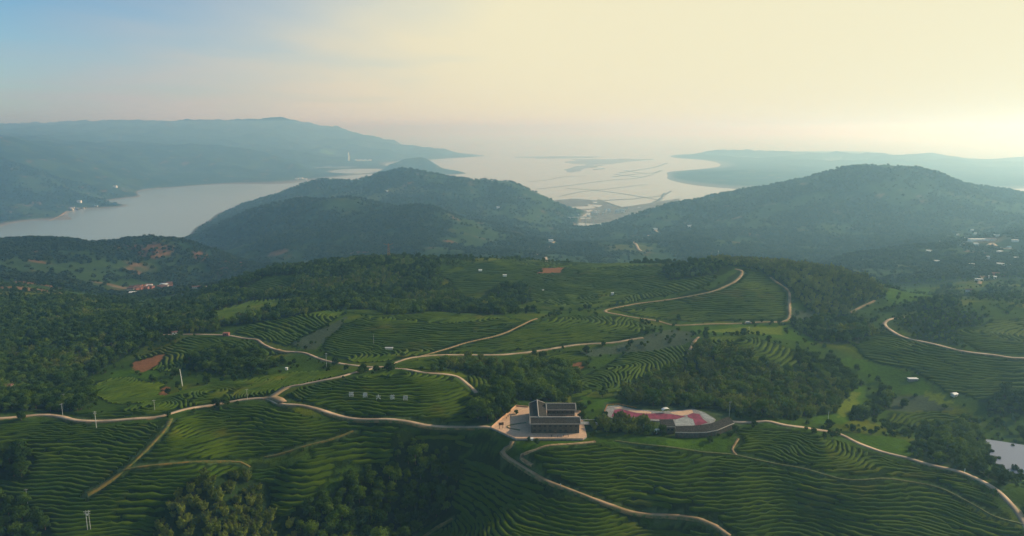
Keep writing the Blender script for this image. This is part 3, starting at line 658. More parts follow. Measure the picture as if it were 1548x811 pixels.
def trunk_mesh(h, r, seed, bamboo=False):
    rng = random.Random(seed); V = []; Fc = []
    def add(p, q):
        v, f = tube(p, q); o = len(V); V.extend(v); Fc.extend([tuple(i + o for i in x) for x in f])
    if bamboo:
        for i in range(6):
            a = rng.uniform(0, 6.28); add([(0.2 * math.cos(a), .2 * math.sin(a), -.6), (r * .2 * math.cos(a), r * .2 * math.sin(a), h * .4), (r * .5 * math.cos(a), r * .5 * math.sin(a), h * .8)], (.09, .07, .03))
    else:
        lx, ly = rng.uniform(-.4, .4), rng.uniform(-.4, .4)
        add([(0, 0, -1.0), (0, 0, .4), (lx * .5, ly * .5, h * .35), (lx, ly, h * .75)], (.34, .24, .17, .05))
        for i in range(5):
            a = i * 1.26 + rng.uniform(-.3, .3); z = h * rng.uniform(.28, .45)
            add([(lx * .5, ly * .5, z), (math.cos(a) * r * .35, math.sin(a) * r * .35, z + h * .15), (math.cos(a) * r * .65, math.sin(a) * r * .65, z + h * .26)], (.11, .08, .03))
    return V, Fc
PROTO = {}    # kind -> list of (crown mesh, trunk mesh, joined object)
def proto(kind, h, r, nl, s, lm, seed, shape):
    cr = (bamboo_crown if shape == 'bamboo' else round_crown)(h, r, nl, s, seed)
    co = mesh_obj('crown', cr[0], cr[1], LEAF[lm], link=False)
    tv, tf = trunk_mesh(h, r, seed, shape == 'bamboo'); to = mesh_obj('trunk', tv, tf, BARK, link=False)
    nv = len(cr[0]); V = np.vstack([cr[0], np.array(tv)]); Fc = np.vstack([cr[1], np.array(tf) + nv])
    j = mesh_obj('tree_shape', V, Fc, LEAF[lm], link=False); j.data.materials.append(BARK)
    mi = np.zeros(len(Fc), np.int32); mi[len(cr[1]):] = 1; j.data.polygons.foreach_set('material_index', mi)
    PROTO.setdefault(kind, []).append((co.data, to.data, j))
for i in range(3):
    proto('dark', 8.5, 3.6, 1100, .42, 'dark', 10 + i, 'round'); proto('light', 8.0, 3.9, 1100, .42, 'light', 20 + i, 'round')
    proto('bamboo', 9.6, 3.5, 1100, .40, 'bamboo', 30 + i, 'bamboo'); proto('bush', 3.0, 1.9, 300, .34, 'dark', 40 + i, 'round')
    proto('mid_dark', 8.5, 3.6, 330, .72, 'dark', 50 + i, 'round'); proto('mid_bamboo', 9.6, 3.5, 330, .62, 'bamboo', 60 + i, 'bamboo'); proto('mid_light', 8.0, 3.9, 330, .72, 'light', 65 + i, 'round')
    proto('far', 8.5, 4.6, 110, 1.5, 'far', 70 + i, 'round')
def scatter(name, pts, kind, label):
    """one object holding many copies: points carrying rotation and scale, geometry nodes put a tree on each"""
    if len(pts) == 0: return
    pts = np.asarray(pts, np.float32)
    me = bpy.data.meshes.new(name); me.vertices.add(len(pts)); me.vertices.foreach_set('co', pts[:, :3].ravel())
    a = me.attributes.new('spin', 'FLOAT_VECTOR', 'POINT'); a.data.foreach_set('vector', np.c_[np.zeros((len(pts), 2)), pts[:, 3]].astype(np.float32).ravel())
    a = me.attributes.new('size', 'FLOAT_VECTOR', 'POINT'); a.data.foreach_set('vector', np.ascontiguousarray(pts[:, 4:7]).ravel())
    a = me.attributes.new('pick', 'INT', 'POINT'); a.data.foreach_set('value', pts[:, 7].astype(np.int32))
    o = bpy.data.objects.new(name, me); COL.objects.link(o); tag(o, label, kind='stuff')
    ng = bpy.data.node_groups.new(name, 'GeometryNodeTree'); ng.interface.new_socket('Geometry', in_out='INPUT', socket_type='NodeSocketGeometry'); ng.interface.new_socket('Geometry', in_out='OUTPUT', socket_type='NodeSocketGeometry')
    gi = ng.nodes.new('NodeGroupInput'); go = ng.nodes.new('NodeGroupOutput'); jn = ng.nodes.new('GeometryNodeJoinGeometry')
    def attr(nm_, t):
        n = ng.nodes.new('GeometryNodeInputNamedAttribute'); n.data_type = t; n.inputs['Name'].default_value = nm_; return n.outputs['Attribute']
    sp, sz, pk = attr('spin', 'FLOAT_VECTOR'), attr('size', 'FLOAT_VECTOR'), attr('pick', 'INT')
    for i, (_, _, src) in enumerate(PROTO[kind]):
        oi = ng.nodes.new('GeometryNodeObjectInfo'); oi.inputs['Object'].default_value = src; oi.inputs['As Instance'].default_value = True
        cp = ng.nodes.new('FunctionNodeCompare'); cp.data_type = 'INT'; cp.operation = 'EQUAL'; ng.links.new(pk, cp.inputs[2]); cp.inputs[3].default_value = i
        ip = ng.nodes.new('GeometryNodeInstanceOnPoints'); ng.links.new(gi.outputs[0], ip.inputs['Points']); ng.links.new(cp.outputs[0], ip.inputs['Selection'])
        ng.links.new(oi.outputs['Geometry'], ip.inputs['Instance']); ng.links.new(sp, ip.inputs['Rotation']); ng.links.new(sz, ip.inputs['Scale']); ng.links.new(ip.outputs[0], jn.inputs[0])
    ng.links.new(jn.outputs[0], go.inputs[0]); md = o.modifiers.new('spread', 'NODES'); md.node_group = ng
    return o
def visible(X, Y, Z, h):
    px, py = project(X, Y, Z + h); hv = bil(VIS, X / Y, np.log(Y), NU, NV)
    return (px > -60) & (px < 1610) & (py < 860) & ((Z + h - CAM_Z) / Y > hv - 0.0015)
def build_trees():
    rng = np.random.default_rng(3)
    st = 5.0; X, Y = np.meshgrid(np.arange(RX0, RX1, st), np.arange(RY0 + 5, RY1 - 5, st)); X = (X + rng.uniform(-2.3, 2.3, X.shape)).ravel(); Y = (Y + rng.uniform(-2.3, 2.3, Y.shape)).ravel()
    ld = lut(LAND, X, Y, -1); wd = lut(WID, X, Y); rd = lut(RD, X, Y, 99); nz = fbm(X, Y, 60, 3, 88)
    p = np.select([ld == 2, ld == 3, ld == 0, ld == 4, ld == 7, ld == 1, ld == 5], [.92, .95, np.clip(.28 + .6 * nz, .04, .8), np.clip(.03 + .35 * nz, .01, .4), .14, .0035, .01], 0.0)
    keep = (rng.random(X.shape) < p) & (rd > np.where(ld == 2, 2.6, 2.4)) & (Y > 262)
    X, Y, ld, wd, nz = X[keep], Y[keep], ld[keep], wd[keep], nz[keep]; Z = zat(X, Y)
    lightw = np.isin(wd, [3, 22, 14])
    kind = np.where(ld == 3, 2, np.where((ld == 2) & (lightw | (rng.random(X.shape) < .22)), 1, np.where(ld == 2, 0, 3)))
    bigs = (kind == 3) & (rng.random(X.shape) < .10 + .25 * (nz > .35)); kind[bigs] = 0
    nb_ = fbm(X, Y, 75, 2, 33); mixb = (kind == 0) & (nb_ > .22) & np.isin(wd, [1, 2, 9, 16, 17, 5]); kind[mixb] = np.where(rng.random(mixb.sum()) < .6, 2, 1)
    sc = rng.uniform(.5, 1.2, X.shape); sc[kind == 3] *= rng.uniform(.7, 1.25, (kind == 3).sum())
    sc[bigs] *= .75; sc[rng.random(X.shape) < .08] *= 1.35; sc[wd == 3] *= 1.35; sc[wd == 4] *= 1.6; sc[wd == 15] *= 1.0; sc[(ld == 2) & (Y > 560)] *= .9; sc[wd == 8] *= .5; sc[wd == 9] *= 1.0; sc[wd == 10] *= .85; sc[np.isin(wd, [24, 13])] *= .7
    mx = (wd == 6) & (rng.random(X.shape) < .45); kind[mx] = 1
    hh = np.array([8.5, 8.0, 9.6, 3.0])[kind] * sc
    v = visible(X, Y, Z, hh); X, Y, Z, ld, wd, kind, sc, hh = (a[v] for a in (X, Y, Z, ld, wd, kind, sc, hh))
    app = hh / Y * np.where(kind == 3, .6, 1); order = np.argsort(-app)
    rot = rng.uniform(0, 6.28, X.shape); var = rng.integers(0, 3, X.shape)
    top = order[:300]; KN = ['dark', 'light', 'bamboo', 'bush']
    sw = rng.uniform(.9, 1.15, X.shape)
    STAT = {w: (*np.percentile(X[top][wd[top] == w], (33, 67)), np.median(Y[top][wd[top] == w])) for w in set(wd[top]) if w}
    for i in top:
        cm, tm, _ = PROTO[KN[kind[i]]][var[i]]
        nm = ('tree', 'tree', 'bamboo_clump', 'bush')[kind[i]]
        r_ = bpy.data.objects.new(nm, None); COL.objects.link(r_); r_.location = (X[i], Y[i], Z[i]); r_.rotation_euler = (0, 0, rot[i]); s_ = sc[i]; r_.scale = (s_ * sw[i], s_ * sw[i], s_)
        if wd[i]: lab, grp = WOODS[wd[i] - 1][0], WOODS[wd[i] - 1][1]
        else:
            zone = 'left' if X[i] < -60 else 'right' if X[i] > 120 else 'middle'
            lab, grp = {'left': ('small dark bush in the rough grass by the long road at left', 'bushes in the rough grass at left'), 'middle': ('small dark bush in the rough grass near the tea house', 'bushes in the rough grass near the tea house'), 'right': ('small dark bush in the rough grass near the road at right', 'bushes in the rough grass at right')}[zone]
        if wd[i] == 6 and kind[i] == 1: lab, grp = 'rounded light green tree of the large grove behind the pink plaza', 'leafy trees of the large grove'
        if wd[i]:
            q = STAT[wd[i]]; ax = 'left' if X[i] < q[0] else 'right' if X[i] > q[1] else 'middle'; ay = 'front' if Y[i] < q[2] else 'rear'
            lab = lab + ', %s %s part' % (ay, ax)
        tag(r_, lab, ('tree', 'tree', 'bamboo', 'bush')[kind[i]], grp)
        for n_, d_ in (('crown', cm), ('trunk', tm)):
            c = bpy.data.objects.new(n_, d_); COL.objects.link(c); c.parent = r_
    rest = order[300:]
    def pack(sel): return np.c_[X[sel], Y[sel], Z[sel], rot[sel], sc[sel] * sw[sel], sc[sel] * sw[sel], sc[sel], var[sel]]
    for k in range(4):
        for lod in (0, 1):
            s = rest[(kind[rest] == k) & ((Y[rest] > 620) == bool(lod))]
            kd = KN[k] if (lod == 0 or k == 3) else 'mid_' + KN[k]
            nm, lab = (('dark_wood', 'dark woodland filling the hollows between the tea fields'), ('light_wood', 'light green woodland among the tea fields'), ('bamboo_wood', 'bamboo thickets on and below the ridge'), ('scrub', 'low dark scrub over the rough ground between the fields'))[k]
            scatter(nm, pack(s), kd, lab)
    print('near trees', len(X))
    # beyond the near hills
    dv = 0.0048; U, Vv = np.meshgrid(np.arange(-.86, .86, dv), np.arange(math.log(1235), math.log(5400), dv))
    U = (U + rng.uniform(-.5, .5, U.shape) * dv).ravel(); Vv = (Vv + rng.uniform(-.5, .5, Vv.shape) * dv).ravel(); Y = np.exp(Vv); X = U * Y; Z = zat(X, Y)
    n1 = fbm(X, Y, 260, 4, 51); n2 = fbm(X, Y, 70, 2, 52)
    k = (Z > 8) & (rng.random(X.shape) < np.clip(.62 - 1.1 * n1 + .5 * n2, .05, .95)) & visible(X, Y, Z, 8); X, Y, Z = X[k], Y[k], Z[k]
    ok = np.ones(X.shape, bool)      # the hamlets stand in clearings
    for a_, b_, rr in ((1480,365,75),(1500,366,60),(1470,353,40),(1449,357,25),(1526,376,30),(1494,394,22),(1514,403,25),(1502,420,35),(1483,424,25),(200,440,45),(215,439,60),(235,437,60),(250,435,50),(270,437,40),(300,437,40),(110,318,90),(125,317,90),(140,316,90),(833,368,40),(991,350,40),(77,454,15),(79,469,12)):
        g0 = ground(a_, b_); ok &= np.hypot(X - g0[0], Y - g0[1] + rr * .3) > rr
    X, Y, Z = X[ok], Y[ok], Z[ok]
    s = np.clip(.75 + Y / 4200, .8, 1.7) * rng.uniform(.6, 1.25, X.shape)
    scatter('far_wood', np.c_[X, Y, Z, rng.uniform(0, 6.28, X.shape), s, s, s * .72, rng.integers(0, 3, X.shape)], 'far', 'woodland over the hazy hills behind the ridge')
    print('far trees', len(X))
build_trees()
# ------------------------------------------------------------------ water
def water_material(name, col, rough, bumpd=0.0, sc=0.02):
    m = bpy.data.materials.new(name); m.use_nodes = True; nt = m.node_tree; b = nt.nodes['Principled BSDF']
    b.inputs['Base Color'].default_value = (*col, 1); b.inputs['Roughness'].default_value = rough; b.inputs['IOR'].default_value = 1.33
    ge = N(nt, 'ShaderNodeNewGeometry'); n1 = N(nt, 'ShaderNodeTexNoise', Scale=sc, Detail=6.0, Roughness=0.6); L(nt, ge.outputs['Position'], n1.inputs['Vector'])
    if bumpd:
        bp = N(nt, 'ShaderNodeBump', Strength=1.0, Distance=bumpd); L(nt, n1.outputs[0], bp.inputs['Height']); L(nt, bp.outputs[0], b.inputs['Normal'])
    return m
SEA = water_material('estuary_water', (0.26, 0.30, 0.27), 0.20, 0.3, 0.05)
o = mesh_obj('sea', [(-40000, 2200, 0), (40000, 2200, 0), (40000, 60000, 0), (-40000, 60000, 0)], [(0, 1, 2, 3)], SEA); tag(o, kind='structure')
# ------------------------------------------------------------------ buildings, terrace and small things
mat('roof_tile', (0.046, 0.044, 0.038), 0.95, 0.4, 1.2, spec=.05); mat('roof_ridge', (0.40, 0.36, 0.30), 0.8, 0.15, 2.0); mat('plaster', (0.62, 0.58, 0.50), 0.85, 0.08, 0.8)
mat('dark_wall', (0.075, 0.07, 0.05), 0.85, 0.25, 0.8); mat('dark_wood', (0.10, 0.065, 0.04), 0.7, 0.3, 2.0); mat('stone_pale', (0.56, 0.36, 0.22), 0.85, 0.12, 0.7); mat('stone_grey3', (0.36, 0.31, 0.27), 0.9, 0.2, 0.5); mat('stone_grey2', (0.26, 0.28, 0.26), 0.9, 0.2, 0.5); mat('stone_grey', (0.22, 0.22, 0.20), 0.9, 0.25, 0.6)
mat('pink_paving', (0.20, 0.030, 0.062), 0.85, 0.25, 0.35); mat('white_paint', (0.80, 0.78, 0.72), 0.6, 0.05, 1.0); mat('steel', (0.45, 0.47, 0.47), 0.45, 0.15, 1.0, metal=.4)
mat('glass', (0.02, 0.03, 0.035), 0.12, 0.1, 1.0, spec=.6); mat('orange_kerb', (0.45, 0.17, 0.04), 0.8, 0.2, 1.0); mat('brick_red', (0.26, 0.10, 0.07), 0.85, 0.2, 1.0)
mat('pole_concrete', (0.50, 0.50, 0.46), 0.8, 0.15, 2.0); mat('rust', (0.35, 0.14, 0.05), 0.8, 0.3, 1.0); mat('mud', (0.20, 0.18, 0.15), 0.5, 0.3, 0.01); mat('dike_earth', (0.13, 0.12, 0.09), 0.9, 0.3, 0.02)
mat('skin', (0.45, 0.26, 0.18), 0.6, 0.05, 5); mat('cloth_dark', (0.03, 0.03, 0.045), 0.9, 0.2, 5); mat('cloth_blue', (0.25, 0.50, 0.60), 0.9, 0.1, 5); mat('cloth_white', (0.7, 0.68, 0.65), 0.9, 0.1, 5); mat('hair', (0.01, 0.008, 0.007), 0.6, 0.1, 5)
mat('rubber', (0.02, 0.02, 0.02), 0.8, 0.1, 3); mat('roof_blue', (0.10, 0.22, 0.30), 0.6, 0.1, 1.0); mat('roof_clay', (0.15, 0.075, 0.05), 0.85, 0.3, 0.5); mat('sheet_white', (0.85, 0.82, 0.74), 0.5, 0.05, 0.2)
def ribs(m, sc=1.0):
    nt = m.node_tree; b = nt.nodes['Principled BSDF']; tc = N(nt, 'ShaderNodeTexCoord'); wv = N(nt, 'ShaderNodeTexWave', Scale=sc, Distortion=0.2, Detail=1.0); wv.bands_direction = 'X'
    L(nt, tc.outputs['Object'], wv.inputs['Vector']); bp = N(nt, 'ShaderNodeBump', Strength=1.0, Distance=0.18); L(nt, wv.outputs[1], bp.inputs['Height']); L(nt, bp.outputs[0], b.inputs['Normal'])
ribs(MATS['roof_tile'], 0.45)
def box_v(x0, x1, y0, y1, z0, z1):
    v = [(x, y, z) for z in (z0, z1) for y in (y0, y1) for x in (x0, x1)]
    return v, [(0, 2, 3, 1), (4, 5, 7, 6), (0, 1, 5, 4), (2, 6, 7, 3), (0, 4, 6, 2), (1, 3, 7, 5)]
class MB:
    def __init__(s): s.v = []; s.f = []
    def add(s, v, f): o = len(s.v); s.v += [tuple(p) for p in v]; s.f += [tuple(i + o for i in q) for q in f]; return s
    def box(s, *a): return s.add(*box_v(*a))
    def tube(s, pts, rad, k=6):
        v, f = tube(pts, rad, k); f += [tuple(range(k))[::-1], tuple(range(len(v) - k, len(v)))]; return s.add(v, f)
    def bar(s, a, b, r, k=5):
        a = Vector(a); b = Vector(b); d = (b - a).normalized(); u = d.orthogonal().normalized(); w = d.cross(u); v = []
        for p in (a, b):
            for j in range(k): t = 2 * math.pi * j / k; v.append(p + (u * math.cos(t) + w * math.sin(t)) * r)
        return s.add(v, [(j, (j + 1) % k, k + (j + 1) % k, k + j) for j in range(k)] + [tuple(range(k))[::-1], tuple(range(k, 2 * k))])
    def prism(s, P, z0, z1):
        n = len(P); v = [(x, y, z0) for x, y in P] + [(x, y, z1) for x, y in P]
        return s.add(v, [tuple(range(n))[::-1], tuple(range(n, 2 * n))] + [(i, (i + 1) % n, n + (i + 1) % n, n + i) for i in range(n)])
    def build(s, name, m, parent=None):
        return mesh_obj(name, s.v, s.f, MATS[m] if isinstance(m, str) else m, parent=parent)
def empty(name, loc, rz=0, label=None, cat=None, group=None):
    o = bpy.data.objects.new(name, None); COL.objects.link(o); o.location = loc; o.rotation_euler = (0, 0, rz); tag(o, label, cat, group); return o
def copy_tree(o, parent=None):
    c = o.copy(); COL.objects.link(c); c.parent = parent
    for ch in list(o.children): copy_tree(ch, c)
    return c
ZT = 315.0
# terrace: a pale slab with a dark retaining wall
tag(MB().prism(TERR, 311.5, ZT - .12).build('terrace_base', 'stone_grey'), kind='structure')
def inset(P, d):
    P = np.array(P, float); c = P.mean(0); return [tuple(p + (c - p) / np.linalg.norm(c - p) * d) for p in P]
tag(MB().prism(inset(TERR, .25), ZT - .12, ZT).build('terrace_paving', 'stone_pale'), kind='structure')
para = empty('parapet', (2.5, 415.6, ZT), 0, 'low pale parapet running along the front and left edges of the terrace', 'parapet')
pts = [(43, 415.9), (2.6, 415.9), (-13.2, 432.7)]
for a, b in zip(pts, pts[1:]):
    d = Vector((b[0] - a[0], b[1] - a[1], 0)); ln = d.length; d.normalize(); n_ = Vector((-d.y, d.x, 0)) * .18; A = Vector((a[0] - 2.5, a[1] - 415.6, 0)); Bv = A + d * (ln - .02)
    q = [A - n_, A + n_, Bv + n_, Bv - n_]; MB().prism([(p.x, p.y) for p in q], .003, .7).build('wall_section', 'stone_pale', para)
par2 = empty('parapet', (-4, 446, ZT), 0, 'pale parapet climbing the back left edge of the terrace to its upper corner', 'parapet')
for a, b in (((-13, 433.4), (2.6, 469.5)), ((2.8, 469.7), (11, 467.6))):
    d = Vector((b[0] - a[0], b[1] - a[1], 0)); n_ = Vector((-d.y, d.x, 0)).normalized() * .2; A = Vector((a[0] + 4, a[1] - 446, 0)); Bv = Vector((b[0] + 4, b[1] - 446, 0))
    MB().prism([(p.x, p.y) for p in (A - n_, A + n_, Bv + n_, Bv - n_)], .003, .8).build('wall_section', 'stone_pale', par2)
isl = empty('planter', (-3, 437, ZT), 0, 'hooked low kerb curving over the pale terrace left of the tea house', 'kerb')
c = spline([(9, 441), (3, 439), (-2.5, 436), (-2, 432.5), (5, 429)], 1.0) - (-3, 437)
v = []; T = np.gradient(c, axis=0); T /= np.linalg.norm(T, axis=1)[:, None]
for p, t in zip(c, T):
    for o_, z in ((-.35, .003), (-.35, .4), (.35, .4), (.35, .003)): v.append((p[0] - t[1] * o_, p[1] + t[0] * o_, z))
MB().add(v, [(4 * i + k, 4 * i + k + 1, 4 * i + k + 5, 4 * i + k + 4) for i in range(len(c) - 1) for k in range(3)]).build('kerb', 'verge', isl)

def gable_wing(parent, x0, x1, y0, y1, zw, zr, axis, oh=0.9, names=True):
    """one wing: walls, two roof slopes, ridge cap, eaves boards, windows"""
    MB().box(x0 + oh, x1 - oh, y0 + oh, y1 - oh, 0, zw - .05).build('wall', 'dark_wall', parent)
    def P(a, b, z): return (a, b, z) if axis == 'x' else (b, a, z)
    a0, a1, b0, b1 = (x0, x1, y0, y1) if axis == 'x' else (y0, y1, x0, x1); bm = (b0 + b1) / 2; th = .22
    for s, be in ((0, b0), (1, b1)):
        v = [P(a0, be, zw), P(a1, be, zw), P(a1, bm, zr), P(a0, bm, zr)]; v += [(p[0], p[1], p[2] + th) for p in v]
        MB().add(v, [(0, 1, 2, 3), (4, 7, 6, 5), (0, 4, 5, 1), (1, 5, 6, 2), (2, 6, 7, 3), (3, 7, 4, 0)]).build('roof_slope', 'roof_tile', parent)
        q = [P(a0 - .1, be - .12 if s == 0 else be + .003, 0), P(a1 + .1, be - .003 if s == 0 else be + .12, 0)]
        MB().box(min(q[0][0], q[1][0]), max(q[0][0], q[1][0]), min(q[0][1], q[1][1]), max(q[0][1], q[1][1]), zw - .16, zw + .30).build('eaves_board', 'roof_ridge', parent)
    q = [P(a0 - .1, bm - .24, 0), P(a1 + .1, bm + .24, 0)]
    MB().box(q[0][0], q[1][0], q[0][1], q[1][1], zr + .02, zr + .55).build('ridge_cap', 'roof_ridge', parent)
    for ae, s in ((a0, 1), (a1, -1)):
        v = [P(ae + s * (oh + .003), b0 + oh, zw - .04), P(ae + s * (oh + .003), b1 - oh, zw - .04), P(ae + s * (oh + .003), bm, zr - .25)]; v2 = [P(ae + s * (oh + .3), p[1] if axis == 'x' else p[0], p[2]) for p in v]
        MB().add(v + v2, [(0, 1, 2), (3, 5, 4), (0, 3, 4, 1), (1, 4, 5, 2), (2, 5, 3, 0)]).build('gable', 'plaster', parent)
        for (ba, bb) in ((b0, bm), (b1, bm)):
            v = [P(ae - s * .12, ba, zw + th), P(ae + s * .35, ba, zw + th), P(ae + s * .35, bb, zr + th), P(ae - s * .12, bb, zr + th)]; v += [(p[0], p[1], p[2] + .16) for p in v]
            MB().add(v, [(0, 1, 2, 3), (4, 7, 6, 5), (0, 4, 5, 1), (1, 5, 6, 2), (2, 6, 7, 3), (3, 7, 4, 0)]).build('verge_board', 'roof_ridge', parent)
def windows_y(parent, xs, y, z0, w=1.8, h=1.5, face=-1):
    for x in xs:
        fr = MB(); yy = (y + face * .12, y + face * .003); ya, yb = min(yy), max(yy)
        fr.box(x - w / 2, x - w / 2 + .12, ya, yb, z0, z0 + h); fr.box(x + w / 2 - .12, x + w / 2, ya, yb, z0, z0 + h); fr.box(x - w / 2 + .12, x + w / 2 - .12, ya, yb, z0, z0 + .12); fr.box(x - w / 2 + .12, x + w / 2 - .12, ya, yb, z0 + h - .12, z0 + h)
        f = fr.build('window', 'dark_wood', parent)
        MB().box(x - w / 2 + .12, x - .03, y + min(face * .06, face * .003), y + max(face * .06, face * .003), z0 + .12, z0 + h - .12).build('pane', 'glass', f)
        MB().box(x + .03, x + w / 2 - .12, y + min(face * .06, face * .003), y + max(face * .06, face * .003), z0 + .12, z0 + h - .12).build('pane', 'glass', f)
th = empty('tea_house', (11, 424, ZT), 0, 'dark tiled courtyard tea house with white eaves on the pale terrace', 'building')
gable_wing(th, 0, 31.5, 0, 11, 6.3, 8.3, 'x')            # front wing
gable_wing(th, 0.2, 11, 5.6, 33.8, 6.55, 8.75, 'y')       # left wing
gable_wing(th, 11.2, 30.5, 22.5, 33.5, 6.4, 8.55, 'x')    # back wing
windows_y(th, [3, 6.2, 9.4, 12.6, 15.8, 19, 22.2, 25.4, 28.6], .9, 3.9); windows_y(th, [3, 6.2, 9.4, 12.6, 19, 22.2, 25.4, 28.6], .9, .9)
windows_y(th, [13, 16, 19, 22, 25, 28], 23.4, 3.9); windows_y(th, [13, 16, 19, 22, 25, 28], 23.4, 1.0)
dr = MB().box(14.9, 16.7, .78, .897, .02, 2.4).build('door', 'dark_wood', th); MB().box(15.95, 16.0, .70, .777, 1.0, 1.3).build('handle', 'steel', dr)
for x in range(13, 31, 3): MB().box(x, x + .25, 21.6, 21.85, .01, 6.2).build('column', 'dark_wood', th)
for yb in (12.4, 21.3):
    rl = MB().box(11.2, 30.4, yb, yb + .1, 3.9, 4.05)
    for x in np.arange(11.3, 30.4, 1.2): rl.box(x, x + .08, yb + .01, yb + .09, 2.9, 3.9)
    rl.build('railing', 'roof_ridge', th)
MB().box(11.2, 30.4, 12.5, 14.2, 2.7, 2.88).build('walkway', 'stone_pale', th); MB().box(11.2, 30.4, 20.0, 21.5, 2.7, 2.88).build('walkway', 'stone_pale', th)
# fenced walkway right of the tea house
fw = empty('fenced_walkway', (43, 438, ZT), 0, 'white railed walkway leading right from the tea house courtyard', 'walkway')
MB().box(0, 13, 0, 5, .003, .16).build('deck', 'stone_grey', fw)
for a in ((0, 13, 0, .15), (0, 13, 4.85, 5.0), (0, .15, .153, 4.847), (12.85, 13, .153, 4.847)):
    MB().box(a[0], a[1], a[2], a[3], 1.3, 1.5).build('rail', 'white_paint', fw)
for x in (0, 3.2, 6.4, 9.6, 12.85):
    for y in (0, 4.85): MB().box(x, x + .14, y + .004, y + .146, .16, 1.3).build('post', 'white_paint', fw)
tag(ribbon('path', spline([(56, 440), (64, 440), (72, 438)], 2.0), 2.6, 'concrete', .22), kind='structure')

# plaza with pink paving
g315 = lambda pts, z=ZT: [tuple(ground(x, y, z)[:2]) for x, y in pts]
PZO = g315([(911,630),(918,614),(935,613),(962,619),(1000,622),(1030,620),(1048,618),(1066,624),(1082,634),(1074,646),(1018,648),(1012,638),(985,636),(925,632)][::-1])
tag(MB().prism(PZO, 311.8, ZT - .06).build('plaza', 'stone_grey'), kind='structure')
wp = [[(928,617),(937,615),(962,620),(985,623),(984,626),(962,624),(938,618)], [(1012,624),(1030,621),(1046,619),(1048,624),(1040,627),(1030,628.5),(1018,626)], [(1020,635),(1034,631),(1047,634),(1050,641),(1049,643),(1021,643.5)], [(1057,622),(1064,624),(1080,634),(1074,638),(1064,631),(1059,626)]]
for i, p in enumerate(wp): tag(MB().prism(g315(p[::-1]), ZT - .05, ZT - .02 + .002 * i).build('grey_paving' if i > 1 else 'pale_paving', 'stone_pale' if i < 2 else 'stone_grey2'), kind='structure')
for i, p in enumerate(([(924,630),(929,620),(938,618.5),(962,624.5),(975,625.5),(1003,625),(1037,629.5),(1023,634),(985,634),(970,630),(950,631)], [(1039,628),(1047,624.8),(1057,626),(1063,634),(1070,639),(1052,644.6),(1050,640),(1048,634),(1040,631)])):
    tag(MB().prism(g315(p[::-1]), ZT - .045, ZT + .012 + .003 * i).build('pink_paving', 'pink_paving'), kind='structure')
fn = empty('fence', (*g315([(911, 630)])[0], ZT), 0, 'low orange edging fence round the left end of the pink plaza', 'fence')
P_ = np.array(g315([(911,630),(918,614),(935,613),(962,618.5)])) - g315([(911, 630)])[0]
for a, b in zip(P_, P_[1:]):
    n_ = max(2, int(np.linalg.norm(b - a) / 3))
    for k in range(n_): p = a + (b - a) * k / n_; MB().box(p[0], p[0] + .2, p[1], p[1] + .2, -.05, 1.2).build('post', 'orange_kerb', fn)
    MB().bar((a[0], a[1], 1.0), (b[0], b[1], 1.0), .16).build('rail', 'orange_kerb', fn)
# gallery: long bent lean-to roof on the front edge of the plaza
ga = empty('gallery', (88, 416, ZT), 0, 'long bent grey roofed gallery along the front of the pink plaza', 'building'); o0 = np.array((88, 416))
Fe = np.array([ground(x, y, ZT + 3.2)[:2] for x, y in ((1021,654),(1045,654.5),(1068,654),(1084,651),(1110,640))]) - o0
Be = np.array([ground(x, y, ZT + 5.0)[:2] for x, y in ((1021,645),(1045,644.5),(1066,642.5),(1076,640.5),(1101,630.5))]) - o0
for i in range(4):
    a, b, c_, d_ = Fe[i], Fe[i + 1], Be[i + 1], Be[i]
    v = [(*a, 3.2), (*b, 3.2), (*c_, 5.0), (*d_, 5.0)]; v += [(x, y, z + .25) for x, y, z in v]
    MB().add(v, [(0, 1, 2, 3), (4, 7, 6, 5), (0, 4, 5, 1), (1, 5, 6, 2), (2, 6, 7, 3), (3, 7, 4, 0)]).build('roof_slab', 'roof_tile', ga)
    nx_ = (b - a) / np.linalg.norm(b - a); q = np.array((-nx_[1], nx_[0])) * .18
    v = [(*(a - q), 3.0), (*(b - q), 3.0), (*(b - q * .02), 3.0), (*(a - q * .02), 3.0)]; v += [(x, y, 3.5) for x, y, z in v]
    MB().add(v, [(0, 3, 2, 1), (4, 5, 6, 7), (0, 1, 5, 4), (1, 2, 6, 5), (2, 3, 7, 6), (3, 0, 4, 7)]).build('eaves_board', 'roof_ridge', ga)
    w0 = a + (d_ - a) * .12; w1 = b + (c_ - b) * .12; w2 = b + (c_ - b) * .16; w3 = a + (d_ - a) * .16
    MB().prism([tuple(w0), tuple(w1), tuple(w2), tuple(w3)], -2.0, 3.3).build('wall', 'dark_wall', ga)
    w0 = a + (d_ - a) * .9; w1 = b + (c_ - b) * .9; w2 = b + (c_ - b) * .94; w3 = a + (d_ - a) * .94
    MB().prism([tuple(w0), tuple(w1), tuple(w2), tuple(w3)], -.1, 4.75).build('wall', 'dark_wall', ga)
    for t in (.2, .5, .8):
        p = a + (b - a) * t + (d_ - a) * .02; MB().box(p[0] - .12, p[0] + .12, p[1] - .02, p[1] + .22, -1.5, 3.15).build('column', 'dark_wood', ga)
an = empty('annex', (*ground(1000, 655, ZT)[:2], ZT), 0, 'small box annex with dark tiled roof left of the long gallery', 'building')
MB().box(.4, 8.2, .4, 7.6, -1, 3.9).build('wall', 'dark_wood', an)
v = [(0, 0, 3.95), (8.6, 0, 3.95), (8.6, 8, 5.4), (0, 8, 5.4)]; v += [(x, y, z + .25) for x, y, z in v]
